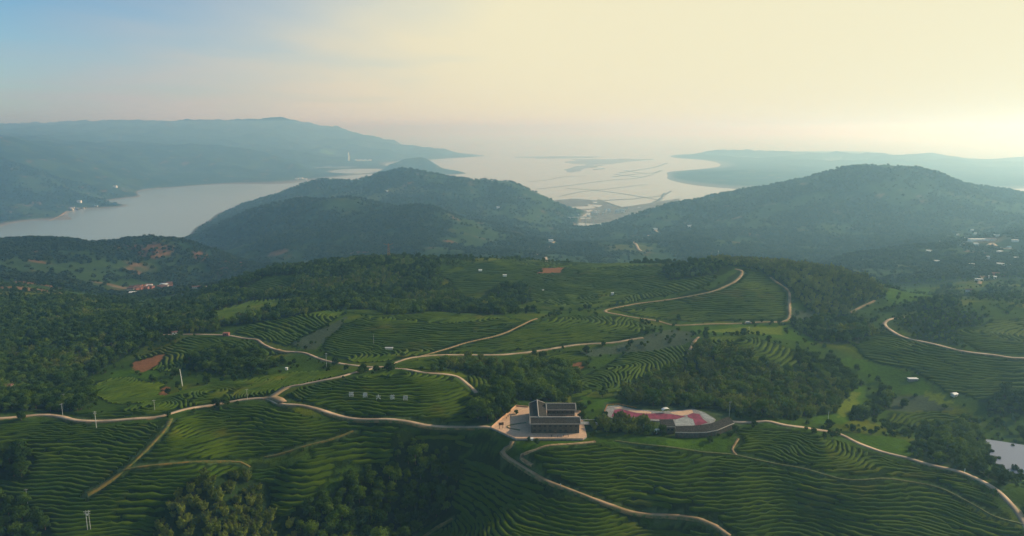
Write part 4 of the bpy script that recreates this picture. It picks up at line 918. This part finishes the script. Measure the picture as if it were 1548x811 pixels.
MB().add(v, [(0, 3, 2, 1), (4, 5, 6, 7), (0, 1, 5, 4), (1, 2, 6, 5), (2, 3, 7, 6), (3, 0, 4, 7)]).build('roof', 'roof_tile', an); MB().box(-.1, 8.7, -.14, -.004, 3.85, 4.3).build('eaves_board', 'roof_ridge', an)
windows_y(an, [2, 4.3, 6.6], .4, 1.4, 1.4, 1.4)
ki = empty('kiosk', (*ground(988.5, 657, 314.2)[:2], 314.2), 0, 'tiny white roofed kiosk standing in the grass beside the annex', 'kiosk')
MB().box(.3, 3.3, .3, 2.6, -1, 2.3).build('wall', 'dark_wood', ki); MB().box(0, 3.7, 0, 3, 2.303, 2.5).build('roof', 'sheet_white', ki); MB().box(0.02, 3.68, -.1, -.003, 1.5, 2.5).build('fascia', 'sheet_white', ki); MB().box(1.2, 2.1, .2, .297, -.2, 1.4).build('door', 'steel', ki)
p0 = ground(1006, 624, ZT); cnp = empty('canopy', (p0[0], p0[1], ZT), .3, 'small white arched canopy at the back edge of the pink plaza', 'canopy')
v = []; 
for i in range(9):
    a = math.pi * i / 8; v += [(2.6 * math.cos(a), -1.3, 2.0 + 1.1 * math.sin(a)), (2.6 * math.cos(a), 1.3, 2.0 + 1.1 * math.sin(a))]
v += [(x, y, z + .08) for x, y, z in v]
MB().add(v, [(2*i, 2*i+1, 2*i+3, 2*i+2) for i in range(8)] + [(18+2*i, 18+2*i+2, 18+2*i+3, 18+2*i+1) for i in range(8)]).build('cover', 'sheet_white', cnp)
for x in (-2.5, 2.5):
    for y in (-1.2, 1.2): MB().bar((x, y, 0), (x, y, 2.0), .06).build('leg', 'steel', cnp)
# sign frame and topiary on the terrace
gs = empty('sign_frame', (*ground(757.5, 648, ZT)[:2], ZT), .25, 'dark board on two posts at the left entrance of the terrace', 'sign')
for x in (-1.1, 1.1): MB().box(x - .12, x + .12, -.1, .1, 0, 4.2).build('post', 'dark_wood', gs)
MB().box(-1.6, 1.6, -.16, -.103, 2.2, 4.0).build('board', 'dark_wood', gs)
tp = ground(780.5, 626, ZT); tr = empty('clipped_shrub', (tp[0], tp[1], ZT), 0, 'round clipped shrub casting a dark shadow on the pale terrace', 'shrub')
tr.scale = (.9, .9, .95)
c_ = bpy.data.objects.new('crown', PROTO['bush'][0][0]); COL.objects.link(c_); c_.parent = tr; c_ = bpy.data.objects.new('trunk', PROTO['bush'][0][1]); COL.objects.link(c_); c_.parent = tr

# poles
def on(px, py): return tuple(ground(px, py))
def utility_pole(px, py, h, label, arms=1, m='pole_concrete', lean=0.0, r=.16, grp='poles along the roads', rz=0.3):
    p = on(px, py); o = empty('utility_pole', p, rz, label, 'pole', grp)
    MB().tube([(0, 0, -.8), (lean * .5, 0, h * .5), (lean, 0, h)], (r, r * .85, r * .62), 7).build('post', m, o)
    for k in range(arms):
        z = h - .5 - k * .9; a = MB().box(lean - .9, lean + .9, -.3, -.17, z, z + .13).build('crossarm', 'steel', o)
        for x in (-.8, 0.25, .8): MB().tube([(lean + x, -.235, z + .13), (lean + x, -.235, z + .4)], (.07, .045), 5).build('insulator', 'white_paint', a)
utility_pole(146, 648, 11.5, 'tall pale utility pole with crossarm straddling the long road at left', 2, r=.2)
utility_pole(95, 629, 8.5, 'thin pole in the meadow just behind the road at left', 1, r=.13)
utility_pole(276, 584, 13.5, 'thick bare whitish leaning pole standing alone in the left meadow', 0, m='white_paint', lean=-.9, r=.3)
utility_pole(234, 621, 7.5, 'short thin pole beside the small curved tea plot at left', 1, r=.12)
utility_pole(374, 605, 8.0, 'thin pole beside the long road, left of the pale road fork', 1, r=.12)
utility_pole(494, 560, 14.0, 'bluish grey pole rising beside the left road', 1, m='steel', r=.17)
utility_pole(728, 628, 13.0, 'tall thin pole in front of the dark trees left of the terrace', 1, r=.13)
utility_pole(42, 762, 9.0, 'dim grey pole on the lower left tea slope', 1, m='steel', r=.12)
utility_pole(98, 614, 9.0, 'thin grey pole against the dark wood at left', 1, m='steel', r=.12)
utility_pole(565, 520, 9.0, 'faint thin pole in the field above the left road', 0, r=.11)
utility_pole(1102, 636, 13.0, 'thin pole in front of the right end of the bamboo grove', 1, m='steel', r=.12)
utility_pole(1252, 634, 5.5, 'short white pole in the meadow near the right road', 0, m='white_paint', r=.13)
utility_pole(1458, 716, 3.0, 'short pale marker pole where the right road meets the trees', 0, m='white_paint', r=.12)
utility_pole(1085, 398, 17.0, 'thin mast on the ridge top above the pale track', 2, m='steel', r=.22)
utility_pole(1132, 505, 7.0, 'short grey pole at the yellow field', 1, m='steel', r=.12)
hp = empty('double_pole', on(135, 803), .2, 'pair of pale poles joined by crossarms on the lower left tea slope', 'pole')
for x in (-.75, .75): MB().tube([(x, 0, -.8), (x * .9, 0, 12.0)], (.17, .11), 7).build('post', 'pole_concrete', hp)
for z in (10.2, 11.2): MB().box(-1.6, 1.6, -.31, -.17, z, z + .16).build('crossarm', 'steel', hp)
MB().box(-.45, .45, -.9, -.33, 9.4, 10.0).build('transformer', 'steel', hp)
for x in (-1.4, 0, 1.4): MB().tube([(x, -.24, 11.363), (x, -.24, 11.8)], (.08, .05), 5).build('insulator', 'white_paint', hp)
# rust coloured lattice tower on the ridge
p = ground(588, 394); tw = empty('lattice_tower', (p[0], p[1], p[2]), .2, 'rust orange lattice tower with two arms poking above the ridge at left', 'tower'); Ht = 26
for sx in (-1, 1):
    for sy in (-1, 1): MB().bar((sx * 2.4, sy * 2.4, -1), (sx * .5, sy * .5, Ht), .2).build('leg', 'rust', tw)
br = MB()
for k in range(8):
    z0, z1 = Ht * k / 8, Ht * (k + 1) / 8; a0 = 2.4 - 1.9 * z0 / Ht; a1 = 2.4 - 1.9 * z1 / Ht
    for s in (-1, 1): br.bar((-a0, s * a0, z0), (a1, s * a1, z1), .09, 4); br.bar((a0, s * a0, z0), (-a1, s * a1, z1), .09, 4); br.bar((s * a0, -a0, z0), (s * a1, a1, z1), .09, 4)
br.build('bracing', 'rust', tw)
for s in (-1, 1): MB().bar((0, 0, Ht - 3), (s * 7, 0, Ht - .6), .28, 4).build('arm', 'rust', tw)

# five white characters standing among the tea rows
for ch, px, py, lab in zip('福鼎大茶園', (531, 552, 572, 593, 613), (602, 603, 606, 606.5, 607.5), ('leftmost of the five white characters standing in the tea rows of the knoll', 'second white character from the left on the tea knoll', 'middle of the five white characters on the tea knoll, the most open one', 'fourth white character from the left on the tea knoll', 'rightmost white character on the tea knoll, a dense square one')):
    p = on(px, py); o = empty('character_sign', p, 0, lab, 'sign', 'white characters on the tea knoll')
    cu_ = bpy.data.curves.new('glyph', 'FONT'); cu_.body = ch; cu_.size = 3.5; cu_.extrude = .12; cu_.offset = .04; cu_.align_x = 'CENTER'
    to = bpy.data.objects.new('glyph_tmp', cu_); COL.objects.link(to); dg = bpy.context.evaluated_depsgraph_get(); dg.update(); me = bpy.data.meshes.new_from_object(to.evaluated_get(dg)); bpy.data.objects.remove(to)
    me.materials.clear(); me.materials.append(MATS['pole_concrete']); go_ = bpy.data.objects.new('glyph', me); COL.objects.link(go_); go_.parent = o; go_.rotation_euler = (R(80), 0, 0); go_.location = (0, 0, 1.3)
    for x in (-1.2, 1.2): MB().box(x - .06, x + .06, .25, .37, -.5, 3.2).build('post', 'steel', o)

# people
def person(loc, rz, label, shirt, legs, stride=.0, hat=False):
    o = empty('person', loc, rz, label, 'person', 'people near the tea house')
    J = [(0, 0, .95), (0, 0, 1.15), (0, 0, 1.40), (0, .0, 1.50), (0, -.02, 1.60), (0, -.01, 1.70),
         (.19, 0, 1.40), (.24, .02, 1.12), (.25, -.08, .88), (.25, -.11, .78), (-.19, 0, 1.40), (-.24, .02, 1.12), (-.25, .05, .88), (-.25, .03, .78),
         (.10, 0, .90), (.11, -stride * .5, .50), (.11, -stride * .7, .08), (.11, -stride * .7 - .14, .04), (-.10, 0, .90), (-.11, stride * .4, .50), (-.11, stride, .08), (-.11, stride - .14, .04)]
    E = [(0,1),(1,2),(2,3),(3,4),(4,5),(2,6),(6,7),(7,8),(8,9),(2,10),(10,11),(11,12),(12,13),(0,14),(14,15),(15,16),(16,17),(0,18),(18,19),(19,20),(20,21)]
    rad = [.14,.13,.15,.055,.09,.085,.065,.045,.032,.035,.065,.045,.032,.035,.10,.065,.045,.045,.10,.065,.045,.045]
    me = bpy.data.meshes.new('body'); me.from_pydata(J, E, []); b = bpy.data.objects.new('body', me); COL.objects.link(b); b.parent = o; me.materials.append(MATS['skin'])
    md = b.modifiers.new('skin', 'SKIN'); sv = me.skin_vertices[0].data if me.skin_vertices else None
    if sv is None:
        bmm = bmesh.new(); bmm.from_mesh(me); bmm.verts.layers.skin.verify(); bmm.to_mesh(me); bmm.free(); sv = me.skin_vertices[0].data
    for i, r_ in enumerate(rad): sv[i].radius = (r_, r_)
    sv[0].use_root = True
    md2 = b.modifiers.new('sub', 'SUBSURF'); md2.levels = md2.render_levels = 1
    t = MB().tube([(0, 0, .92), (0, 0, 1.1), (0, 0, 1.36), (0, 0, 1.46)], (.19, .18, .21, .10), 10)
    for s, yy in ((1, -.08), (-1, .05)): t.bar((s * .2, 0, 1.39), (s * .25, .02, 1.12), .075, 8); t.bar((s * .25, .02, 1.12), (s * .255, yy, .9), .06, 8)
    t.build('jacket', shirt, o)
    l = MB()
    for s, k, f_ in ((1, -stride * .5, -stride * .7), (-1, stride * .4, stride)): l.bar((s * .09, 0, .96), (s * .11, k, .5), .105, 8); l.bar((s * .11, k, .52), (s * .11, f_, .1), .085, 8)
    l.build('trousers', legs, o)
    h = MB(); h.tube([(0, .0, 1.64), (0, .01, 1.70), (0, .01, 1.78), (0, .01, 1.82)], (.105, .12, .10, .03), 8); h.build('hat' if hat else 'hair', 'cloth_white' if hat else 'hair', o)
    return o
def tp_(px, py): q = ground(px, py, ZT); return (q[0], q[1], ZT)
person(tp_(834, 661), .4, 'leftmost dark clothed person on the sunny front strip of the terrace', 'cloth_dark', 'cloth_dark', .1)
person(tp_(843, 662), 2.0, 'second dark clothed person from the left on the front strip of the terrace', 'cloth_dark', 'cloth_dark', .0)
person(tp_(851.5, 661), -1.0, 'third dark clothed person on the front strip of the terrace', 'cloth_dark', 'cloth_dark', .15)
person(tp_(859, 661), 1.2, 'rightmost dark clothed person at the shaded end of the front strip', 'cloth_dark', 'cloth_dark', .05)
person(tp_(768, 631), .8, 'person in dark clothes on the back left of the terrace', 'cloth_dark', 'cloth_dark', .15)
person(tp_(765.5, 634), 2.2, 'person walking up the left side of the terrace toward the shrub', 'cloth_dark', 'cloth_dark', .2)
person(on(847.5, 735.5), .9, 'person in a pale blue top beside the winding path in the foreground', 'cloth_blue', 'cloth_dark', .1, True)
person(on(421, 611), 1.9, 'dark clothed person walking on the road just below the fork', 'cloth_dark', 'cloth_dark', .25)

# white van on the far track
def van(loc, rz, label):
    o = empty('van', loc, rz, label, 'van')
    pr = [(-2.4, .35), (2.35, .35), (2.45, .95), (1.9, 1.15), (1.35, 1.95), (-2.3, 2.0), (-2.45, .9)]
    v = [(x, -.9, z) for x, z in pr] + [(x, .9, z) for x, z in pr]; n = len(pr)
    MB().add(v, [tuple(range(n)), tuple(range(n, 2 * n))[::-1]] + [(i, n + i, n + (i + 1) % n, (i + 1) % n) for i in range(n)]).build('body', 'white_paint', o)
    MB().add([(1.93, -.8, 1.18), (1.93, .8, 1.18), (1.42, .8, 1.88), (1.42, -.8, 1.88)], [(0, 1, 2, 3)]).build('windscreen', 'glass', o)
    for s in (-1, 1):
        for x0, x1 in ((-2.1, -.9), (-.75, .3), (.4, 1.3)): MB().box(x0, x1, s * .91 - .006, s * .91 + .006, 1.2, 1.75).build('side_window', 'glass', o)
        for x in (-1.6, 1.6):
            w_ = MB().bar((x, s * .72, .35), (x, s * .93, .35), .35, 12).build('wheel', 'rubber', o); MB().bar((x, s * .93, .35), (x, s * .95, .35), .18, 8).build('rim', 'steel', w_)
        MB().box(2.4, 2.47, s * .65 - .15, s * .65 + .15, .7, .88).build('headlight', 'sheet_white', o)
q = on(1131, 489.5); van((q[0], q[1], q[2] + .3), .1, 'white van on the pale track below the terraced tea hill')

# small houses
def house(px, py, w, d, hw, hr, wall, roof, label, grp=None, rz=0.0, flat=False, win=3, cat='house', name='house'):
    p = ground(px, py); o = empty(name, (p[0], p[1] + d / 2, p[2]), rz, label, cat, grp)
    MB().box(-w / 2, w / 2, -d / 2, d / 2, -3, hw).build('wall', wall, o)
    if flat: MB().box(-w / 2 - .25, w / 2 + .25, -d / 2 - .25, d / 2 + .25, hw + .003, hw + .35).build('roof', roof, o)
    else:
        e = .5; v = [(-w / 2 - e, -d / 2 - e, hw), (w / 2 + e, -d / 2 - e, hw), (w / 2 + e, d / 2 + e, hw), (-w / 2 - e, d / 2 + e, hw), (-w / 2 - e, 0, hw + hr), (w / 2 + e, 0, hw + hr)]
        MB().add(v, [(0, 3, 2, 1), (0, 1, 5, 4), (2, 3, 4, 5), (0, 4, 3), (1, 2, 5)]).build('roof', roof, o)
    if win:
        for k in range(win):
            x = -w / 2 + w * (k + .5) / win; f = MB().box(x - .55, x + .55, -d / 2 - .09, -d / 2 - .003, hw * .45, hw * .45 + 1.2).build('window', 'dark_wood', o); MB().box(x - .43, x + .43, -d / 2 - .12, -d / 2 - .093, hw * .45 + .12, hw * .45 + 1.08).build('pane', 'glass', f)
        MB().box(-w / 2 + .5, -w / 2 + 1.4, -d / 2 - .1, -d / 2 - .003, -.5, min(2.1, hw * .42)).build('door', 'dark_wood', o)
    return o
house(263, 507, 4.6, 3.6, 2.7, 1.0, 'sheet_white', 'roof_clay', 'tiny white walled hut with a red roof at the end of the hedge line, left', rz=.5, win=1, cat='hut', name='hut')
house(341, 508.5, 5.5, 4, 2.6, .3, 'brick_red', 'brick_red', 'small red brick hut where the left road begins', flat=True, win=1, cat='hut', name='hut')
house(3, 596, 9, 7, 5.0, 1.6, 'plaster', 'roof_clay', 'pale house with a brown roof half hidden by trees at the left edge', rz=.2)
house(433, 560, 1.6, 1.4, 1.6, .2, 'sheet_white', 'sheet_white', 'tiny white shed in the scrub below the left road', flat=True, win=0, cat='shed', name='shed')
house(588, 529, 6, 2.2, 1.6, .5, 'plaster', 'pole_concrete', 'low pale grave terrace in the field above the road junction', win=0, cat='tomb', name='tomb')
house(726, 411, 4.5, 3, 2.4, .3, 'sheet_white', 'sheet_white', 'tiny white shed on the left part of the ridge terraces', flat=True, win=0, cat='shed', name='shed')
house(763, 419, 5, 3, 2.6, .3, 'sheet_white', 'sheet_white', 'white shed in the middle of the ridge terraces, right of its twin', flat=True, win=0, cat='shed', name='shed')
house(926, 446.5, 3.0, 2, 2.6, .3, 'sheet_white', 'sheet_white', 'tiny white shed just above the pale track on the terraced hill', flat=True, win=0, cat='shed', name='shed')
house(821, 441, 2.2, 2, 1.8, .3, 'plaster', 'pole_concrete', 'small grey shed low on the ridge terraces', flat=True, win=0, cat='shed', name='shed')
house(804, 666.5, 1.4, 1.0, 1.1, .1, 'sheet_white', 'sheet_white', 'small white box in the grass just below the terrace wall', flat=True, win=0, cat='box', name='utility_box')
house(1381, 577, 7.5, 3, 2.0, .3, 'stone_grey', 'sheet_white', 'long low shed with white roof among the bright green plots at right', flat=True, win=0, cat='shed', name='shed')
house(1444, 600.5, 4.0, 3.2, 2.2, .8, 'plaster', 'sheet_white', 'small pale roofed hut at the corner of the plots below the right terraces', rz=.4, win=1, cat='hut', name='hut')
house(1467, 445, 9, 6, 5.2, 2.0, 'sheet_white', 'roof_clay', 'cream house at the top of the wooded slope, far right', rz=-.5)
house(1480, 365, 44, 12, 5, .6, 'sheet_white', 'sheet_white', 'longest white roofed hall of the hamlet on the right hill', flat=True, win=0, cat='hall', name='hall')
house(1499, 364, 24, 9, 5, 1, 'sheet_white', 'roof_clay', 'pinkish roofed hall right of the longest white hall', flat=True, win=0, cat='hall', name='hall')
house(1476, 372, 12, 8, 6, .6, 'sheet_white', 'sheet_white', 'white block just below the longest hall of the right hamlet', flat=True)
house(1462, 362.5, 8, 7, 5, .6, 'plaster', 'sheet_white', 'small pale house at the left end of the longest hall', flat=True)
house(1470, 351, 8, 7, 8, .6, 'sheet_white', 'sheet_white', 'highest white house above the right hamlet', flat=True)
house(1475, 355, 7, 6, 5, .6, 'plaster', 'sheet_white', 'second white house above the hamlet, just below the highest', flat=True)
house(1449, 357, 7, 6, 5, .6, 'plaster', 'sheet_white', 'lone white house left of the right hamlet', flat=True)
house(1526, 376, 9, 7, 4, 1.5, 'plaster', 'roof_blue', 'bluish house at the right end of the hamlet', flat=False)
house(1494, 393, 5, 5, 7, .6, 'sheet_white', 'sheet_white', 'square white tower house below the right hamlet', flat=True)
house(1514, 402, 13, 7, 4, .6, 'plaster', 'sheet_white', 'bright white roofed house by the track bend at far right', rz=-.5, flat=True)
house(1502, 422, 11, 6, 4, 1, 'plaster', 'sheet_white', 'grey white shed below the red earth patch at far right', rz=-.4, flat=True, win=2)
house(1481, 425, 12, 4, 3, 1, 'plaster', 'sheet_white', 'long pale shed left of the red earth patch at far right', rz=-.3, flat=True, win=2)
house(1512, 417, 22, 8, 3.5, 1.6, 'brick_red', 'roof_clay', 'long red roofed shed on the red earth at far right', rz=-.2)
rv = random.Random(4)
for i in range(30):
    t = rv.random(); px = 196 + 60 * t + rv.uniform(-3, 3); py = 440.5 - 6.5 * t + rv.uniform(-2.6, 2.4); cl = rv.random()
    wl, rf, lb = ('brick_red', 'roof_clay', 'rust roofed house packed into the valley village at left') if cl < .6 else ('plaster', 'roof_tile', 'grey roofed house packed into the valley village at left') if cl < .8 else ('sheet_white', 'sheet_white', 'white roofed house packed into the valley village at left')
    house(px, py, rv.uniform(8, 15), rv.uniform(6, 9), rv.uniform(4, 7), 1.6, wl, rf, lb, 'houses of the valley village at left', rv.uniform(-.5, .5), cl > .9, 2)
house(199, 447.5, 11, 8, 6, .6, 'sheet_white', 'sheet_white', 'bright white house standing apart just below the valley village', flat=True, rz=.3)
house(247, 433, 17, 8, 5, .6, 'sheet_white', 'roof_blue', 'long blue roofed hall at the right end of the valley village', flat=True)
for i, (px, py) in enumerate(((262,437.5),(268,437),(276,436.5),(296,437.5),(304,437))): house(px, py, 14, 7, 4, 1.5, 'plaster', 'roof_clay', 'low brown roofed house in the thin row right of the valley village', 'houses in the row right of the village', rv.uniform(-.2, .2))
for px, py, l in ((77,454,'white house on the shaded slope left of the valley village'),(79,469.5,'second pale house lower on the shaded slope at left')): house(px, py, 8, 6, 4, 1, 'sheet_white', 'sheet_white', l, flat=True)
for i in range(16):
    px = rv.uniform(102, 150); py = 318.5 - (px - 102) * .09 + rv.uniform(-3.5, 1)
    house(px, py, rv.uniform(12, 20), 10, rv.uniform(5, 9), 3, rv.choice(['plaster', 'dark_wall']), rv.choice(['roof_blue', 'roof_tile', 'roof_clay', 'plaster']), 'house of the hazy village on the left lake shore', 'houses of the lake shore village', rv.uniform(-.3, .3), rv.random() < .5, 0)
for px, py, l in ((119, 307, 'white house above the lake shore village'), (173.5, 284, 'tiny white house on the hazy slope above the lake')): house(px, py, 26, 14, 14, 3, 'sheet_white', 'sheet_white', l, flat=True, win=0)
for i, (px, py) in enumerate(((448,271.5),(455,271),(461,272))): house(px, py, 34, 20, 12, 3, 'sheet_white', 'sheet_white', 'white building of the row where the lake meets the far hill', 'white row at the far end of the lake', 0, True, 0)
for i in range(7): house(538 + i * 3.6, 243.5 + (i % 2) * .5, 34, 24, 22, 3, 'sheet_white', 'sheet_white', 'white port building beside the far chimney', 'port buildings by the chimney', 0, True, 0)
for px, py, l in ((584,290.5,'tiny pale hut on the face of the twin peaked hill'),(753,315.5,'white house low on the right flank of the twin peaked hill'),(901,321,'white house on the near shore of the fish ponds'),(920,323.5,'white house left of the lone tree above the saddle'),(966,315.5,'white house by the fish ponds next to the right hill'),(864,313,'pale house at the foot of the twin peaked hill by the ponds'),(833,366.5,'white house at the top of the pale road in the saddle'),(991,348.5,'white house at the top of the winding road on the right hill'),(1043,344,'pale hut on the left terraces of the right hill')): house(px, py, 16, 10, 8, 2, 'sheet_white', 'sheet_white', l, flat=True, win=0)
for i in range(26):
    px = rv.uniform(836, 948); py = 329 - (px - 836) * .085 + rv.uniform(-5, 2.5)
    q = ground(px, py, 1.2); hb = empty('town_building', (q[0], q[1], 1.2), rv.uniform(-.4, .4), 'small pale building of the town at the valley mouth', 'building', 'town at the valley mouth'); wq, hq = rv.uniform(10, 26), rv.uniform(6, 15)
    MB().box(-wq / 2, wq / 2, -6, 6, -2, hq).build('wall', rv.choice(['sheet_white', 'plaster']), hb); MB().box(-wq / 2 - .4, wq / 2 + .4, -6.4, 6.4, hq + .003, hq + .8).build('roof', rv.choice(['plaster', 'roof_blue', 'stone_grey2']), hb)
for px, py, w_, l_ in ((1406,382,12,'plaster'),(1418,398,10,'low'),(1536,366,14,'x'),(1540,393,12,'x'),(1455,372,12,'x'),(1513,383,12,'x'),(1530,405,12,'x'),(1470,403,10,'x'),(1425,368,10,'x'),(1508,358,12,'x')): house(px, py, w_, 8, 4.5, 1.2, 'sheet_white', 'sheet_white', 'small white house scattered over the hazy slope around the right hamlet', 'scattered houses around the right hamlet', rv.uniform(-.5, .5), True, 1)
p = ground(527, 243); cy = empty('chimney', tuple(p), 0, 'slender white chimney rising from the hazy shore at left', 'chimney'); k_ = p[1] / 1105
MB().tube([(0, 0, -5), (0, 0, 12 * k_)], (1.5 * k_, .9 * k_), 10).build('shaft', 'sheet_white', cy); MB().tube([(0, 0, 12 * k_), (0, 0, 12.6 * k_)], (1.0 * k_, 1.0 * k_), 10).build('rim', 'brick_red', cy)
# viaduct, dikes, ponds and mud of the estuary
p = ground(868, 333, 20); vd = empty('viaduct', (p[0], p[1], 0), .12, 'pale viaduct on tall piers crossing the valley mouth', 'bridge'); k_ = p[1] / 1105
MB().box(-34 * k_, 34 * k_, -5, 5, 33, 36.5).build('deck', 'plaster', vd); MB().box(-34 * k_, 34 * k_, -5.3, -5.003, 36, 38).build('railing', 'sheet_white', vd)
for x in range(-30, 31, 12): MB().box(x * k_ - 2.2, x * k_ + 2.2, -3, 3, -8, 32.99).build('pier', 'plaster', vd)
sea_pt = lambda x, y, z=1.0: tuple(ground(x, y, z)[:2])
DK = [[(812,286),(850,282),(920,273),(960,270),(988,264)],[(845,297),(880,290),(900,288),(960,281),(978,279)],[(852,304),(880,305),(925,302.5),(962,301)],[(858,285),(900,288),(940,293),(965,297),(998,303)],[(938,314),(990,306),(1006,292)],[(905,302),(940,314)],[(962,300),(1000,296),(1015,289)],[(935,262),(960,258),(990,253),(1008,247)],[(925,268),(965,263)],[(945,258),(980,263),(1000,258)],[(930,264),(968,268)],[(800,275),(830,272),(850,268),(885,266)]]
flat = lambda X, Y: np.full(np.shape(X), 0.9)
for i, d in enumerate(DK): ribbon('dike', spline([sea_pt(*q) for q in d], 25.0), (20, 14, 22, 13, 24, 16, 16, 34, 30, 30, 30, 16)[i], 'dike_earth', 0.5, zf=flat, wob=.5, seed=i + 9)
LM = [(838,303),(870,300.5),(905,303.5),(940,314.5),(1003,304),(1030,300),(1010,312),(960,330),(900,338),(840,334),(815,328),(830,316)]
tag(MB().prism([sea_pt(*q) for q in dense(LM, 1)][::-1], -4, 1.2).build('salt_marsh', 'dike_earth'), kind='structure')
POND = water_material('pond_water', (0.12, 0.13, 0.11), 0.15)
for i, q in enumerate(([(863,313),(897,311.5),(901,315),(866,317.5)],[(853,318),(898,317.5),(890,321),(850,321)],[(888,309),(912,310.5),(905,313.5),(890,311)],[(897,305.5),(902,305),(903,307),(897,307)],[(838,325),(895,322),(893,331),(836,333)])):
    tag(mesh_obj('fish_pond', [(*sea_pt(*a, 1.3), 1.21) for a in q][::-1], [(0, 1, 2, 3)], POND), kind='structure')
for i, (x, y, rx_, ry_) in enumerate(((885,253,150,700),(898,247,260,500),(868,259,70,350),(905,256,70,200),(915,243,600,800),(845,238,700,500),(693,232,160,200))):
    c0 = sea_pt(x, y, .1); a = np.linspace(0, 6.283, 40, endpoint=False); rr = 1 + .45 * fbm(np.cos(a) * 2 + i * 5, np.sin(a) * 2, 1.3, 3, 13)
    mesh_obj('mudflat', [(c0[0] + rx_ * r_ * math.cos(t) + .35 * ry_ * math.sin(t) * r_, c0[1] + ry_ * r_ * math.sin(t), .12 + .01 * i) for t, r_ in zip(a, rr)], [tuple(range(40))], MATS['mud'])['kind'] = 'structure'
for i, d in enumerate(([(-20,352),(40,343),(70,336),(88,328),(97,322),(93,326),(100,320)], [(838,366),(830,373),(812,384),(806,383),(816,388),(826,394),(836,397)], [(990,347),(993,354),(975,360),(958,367),(963,373),(970,380)], [(1480,430),(1490,410),(1503,402),(1514,401)], [(1493,372),(1500,368),(1512,376),(1530,377)])):
    ribbon('far_road', spline([tuple(ground(*q)[:2]) for q in d], 12.0), (9, 7, 8, 6, 7)[i], 'pale_dirt' if i in (0, 3) else 'concrete', (.8, 1.0, 1.0, .8, .8)[i], seed=i + 3)
# pond at right: level sheet held by its bank
pc = [ground(x, y, 284.0)[:2] for x, y in ((1488,664),(1510,667),(1548,673),(1640,680),(1640,745),(1548,735),(1530,722),(1520,708),(1498,700),(1494,690),(1500,680),(1492,672))]
tag(mesh_obj('pond', [(x, y, 284.0) for x, y in pc][::-1], [tuple(range(len(pc)))], water_material('still_pond', (0.16, 0.19, 0.27), 0.05)), kind='structure')

#@@FAR

# ------------------------------------------------------------------ haze
def build_haze(density):
    x, y0, y1, z0, z1 = 42000, -600, 61000, -30, 640
    v = [(a, b, c) for c in (z0, z1) for b in (y0, y1) for a in (-x, x)]
    f = [(0, 2, 3, 1), (4, 5, 7, 6), (0, 1, 5, 4), (2, 6, 7, 3), (0, 4, 6, 2), (1, 3, 7, 5)]
    m = bpy.data.materials.new('haze_air'); m.use_nodes = True; nt = m.node_tree; nt.nodes.clear()
    out = N(nt, 'ShaderNodeOutputMaterial'); pv = N(nt, 'ShaderNodeVolumePrincipled')
    pv.inputs['Color'].default_value = (0.35, 0.67, 0.94, 1); pv.inputs['Absorption Color'].default_value = (1, 1, 1, 1); pv.inputs['Density'].default_value = density; pv.inputs['Anisotropy'].default_value = 0.5
    L(nt, pv.outputs[0], out.inputs['Volume'])
    o = mesh_obj('haze', v, f, m); tag(o, 'pale blue haze lying over the hills and the estuary', kind='stuff')
build_haze(1.6e-4)
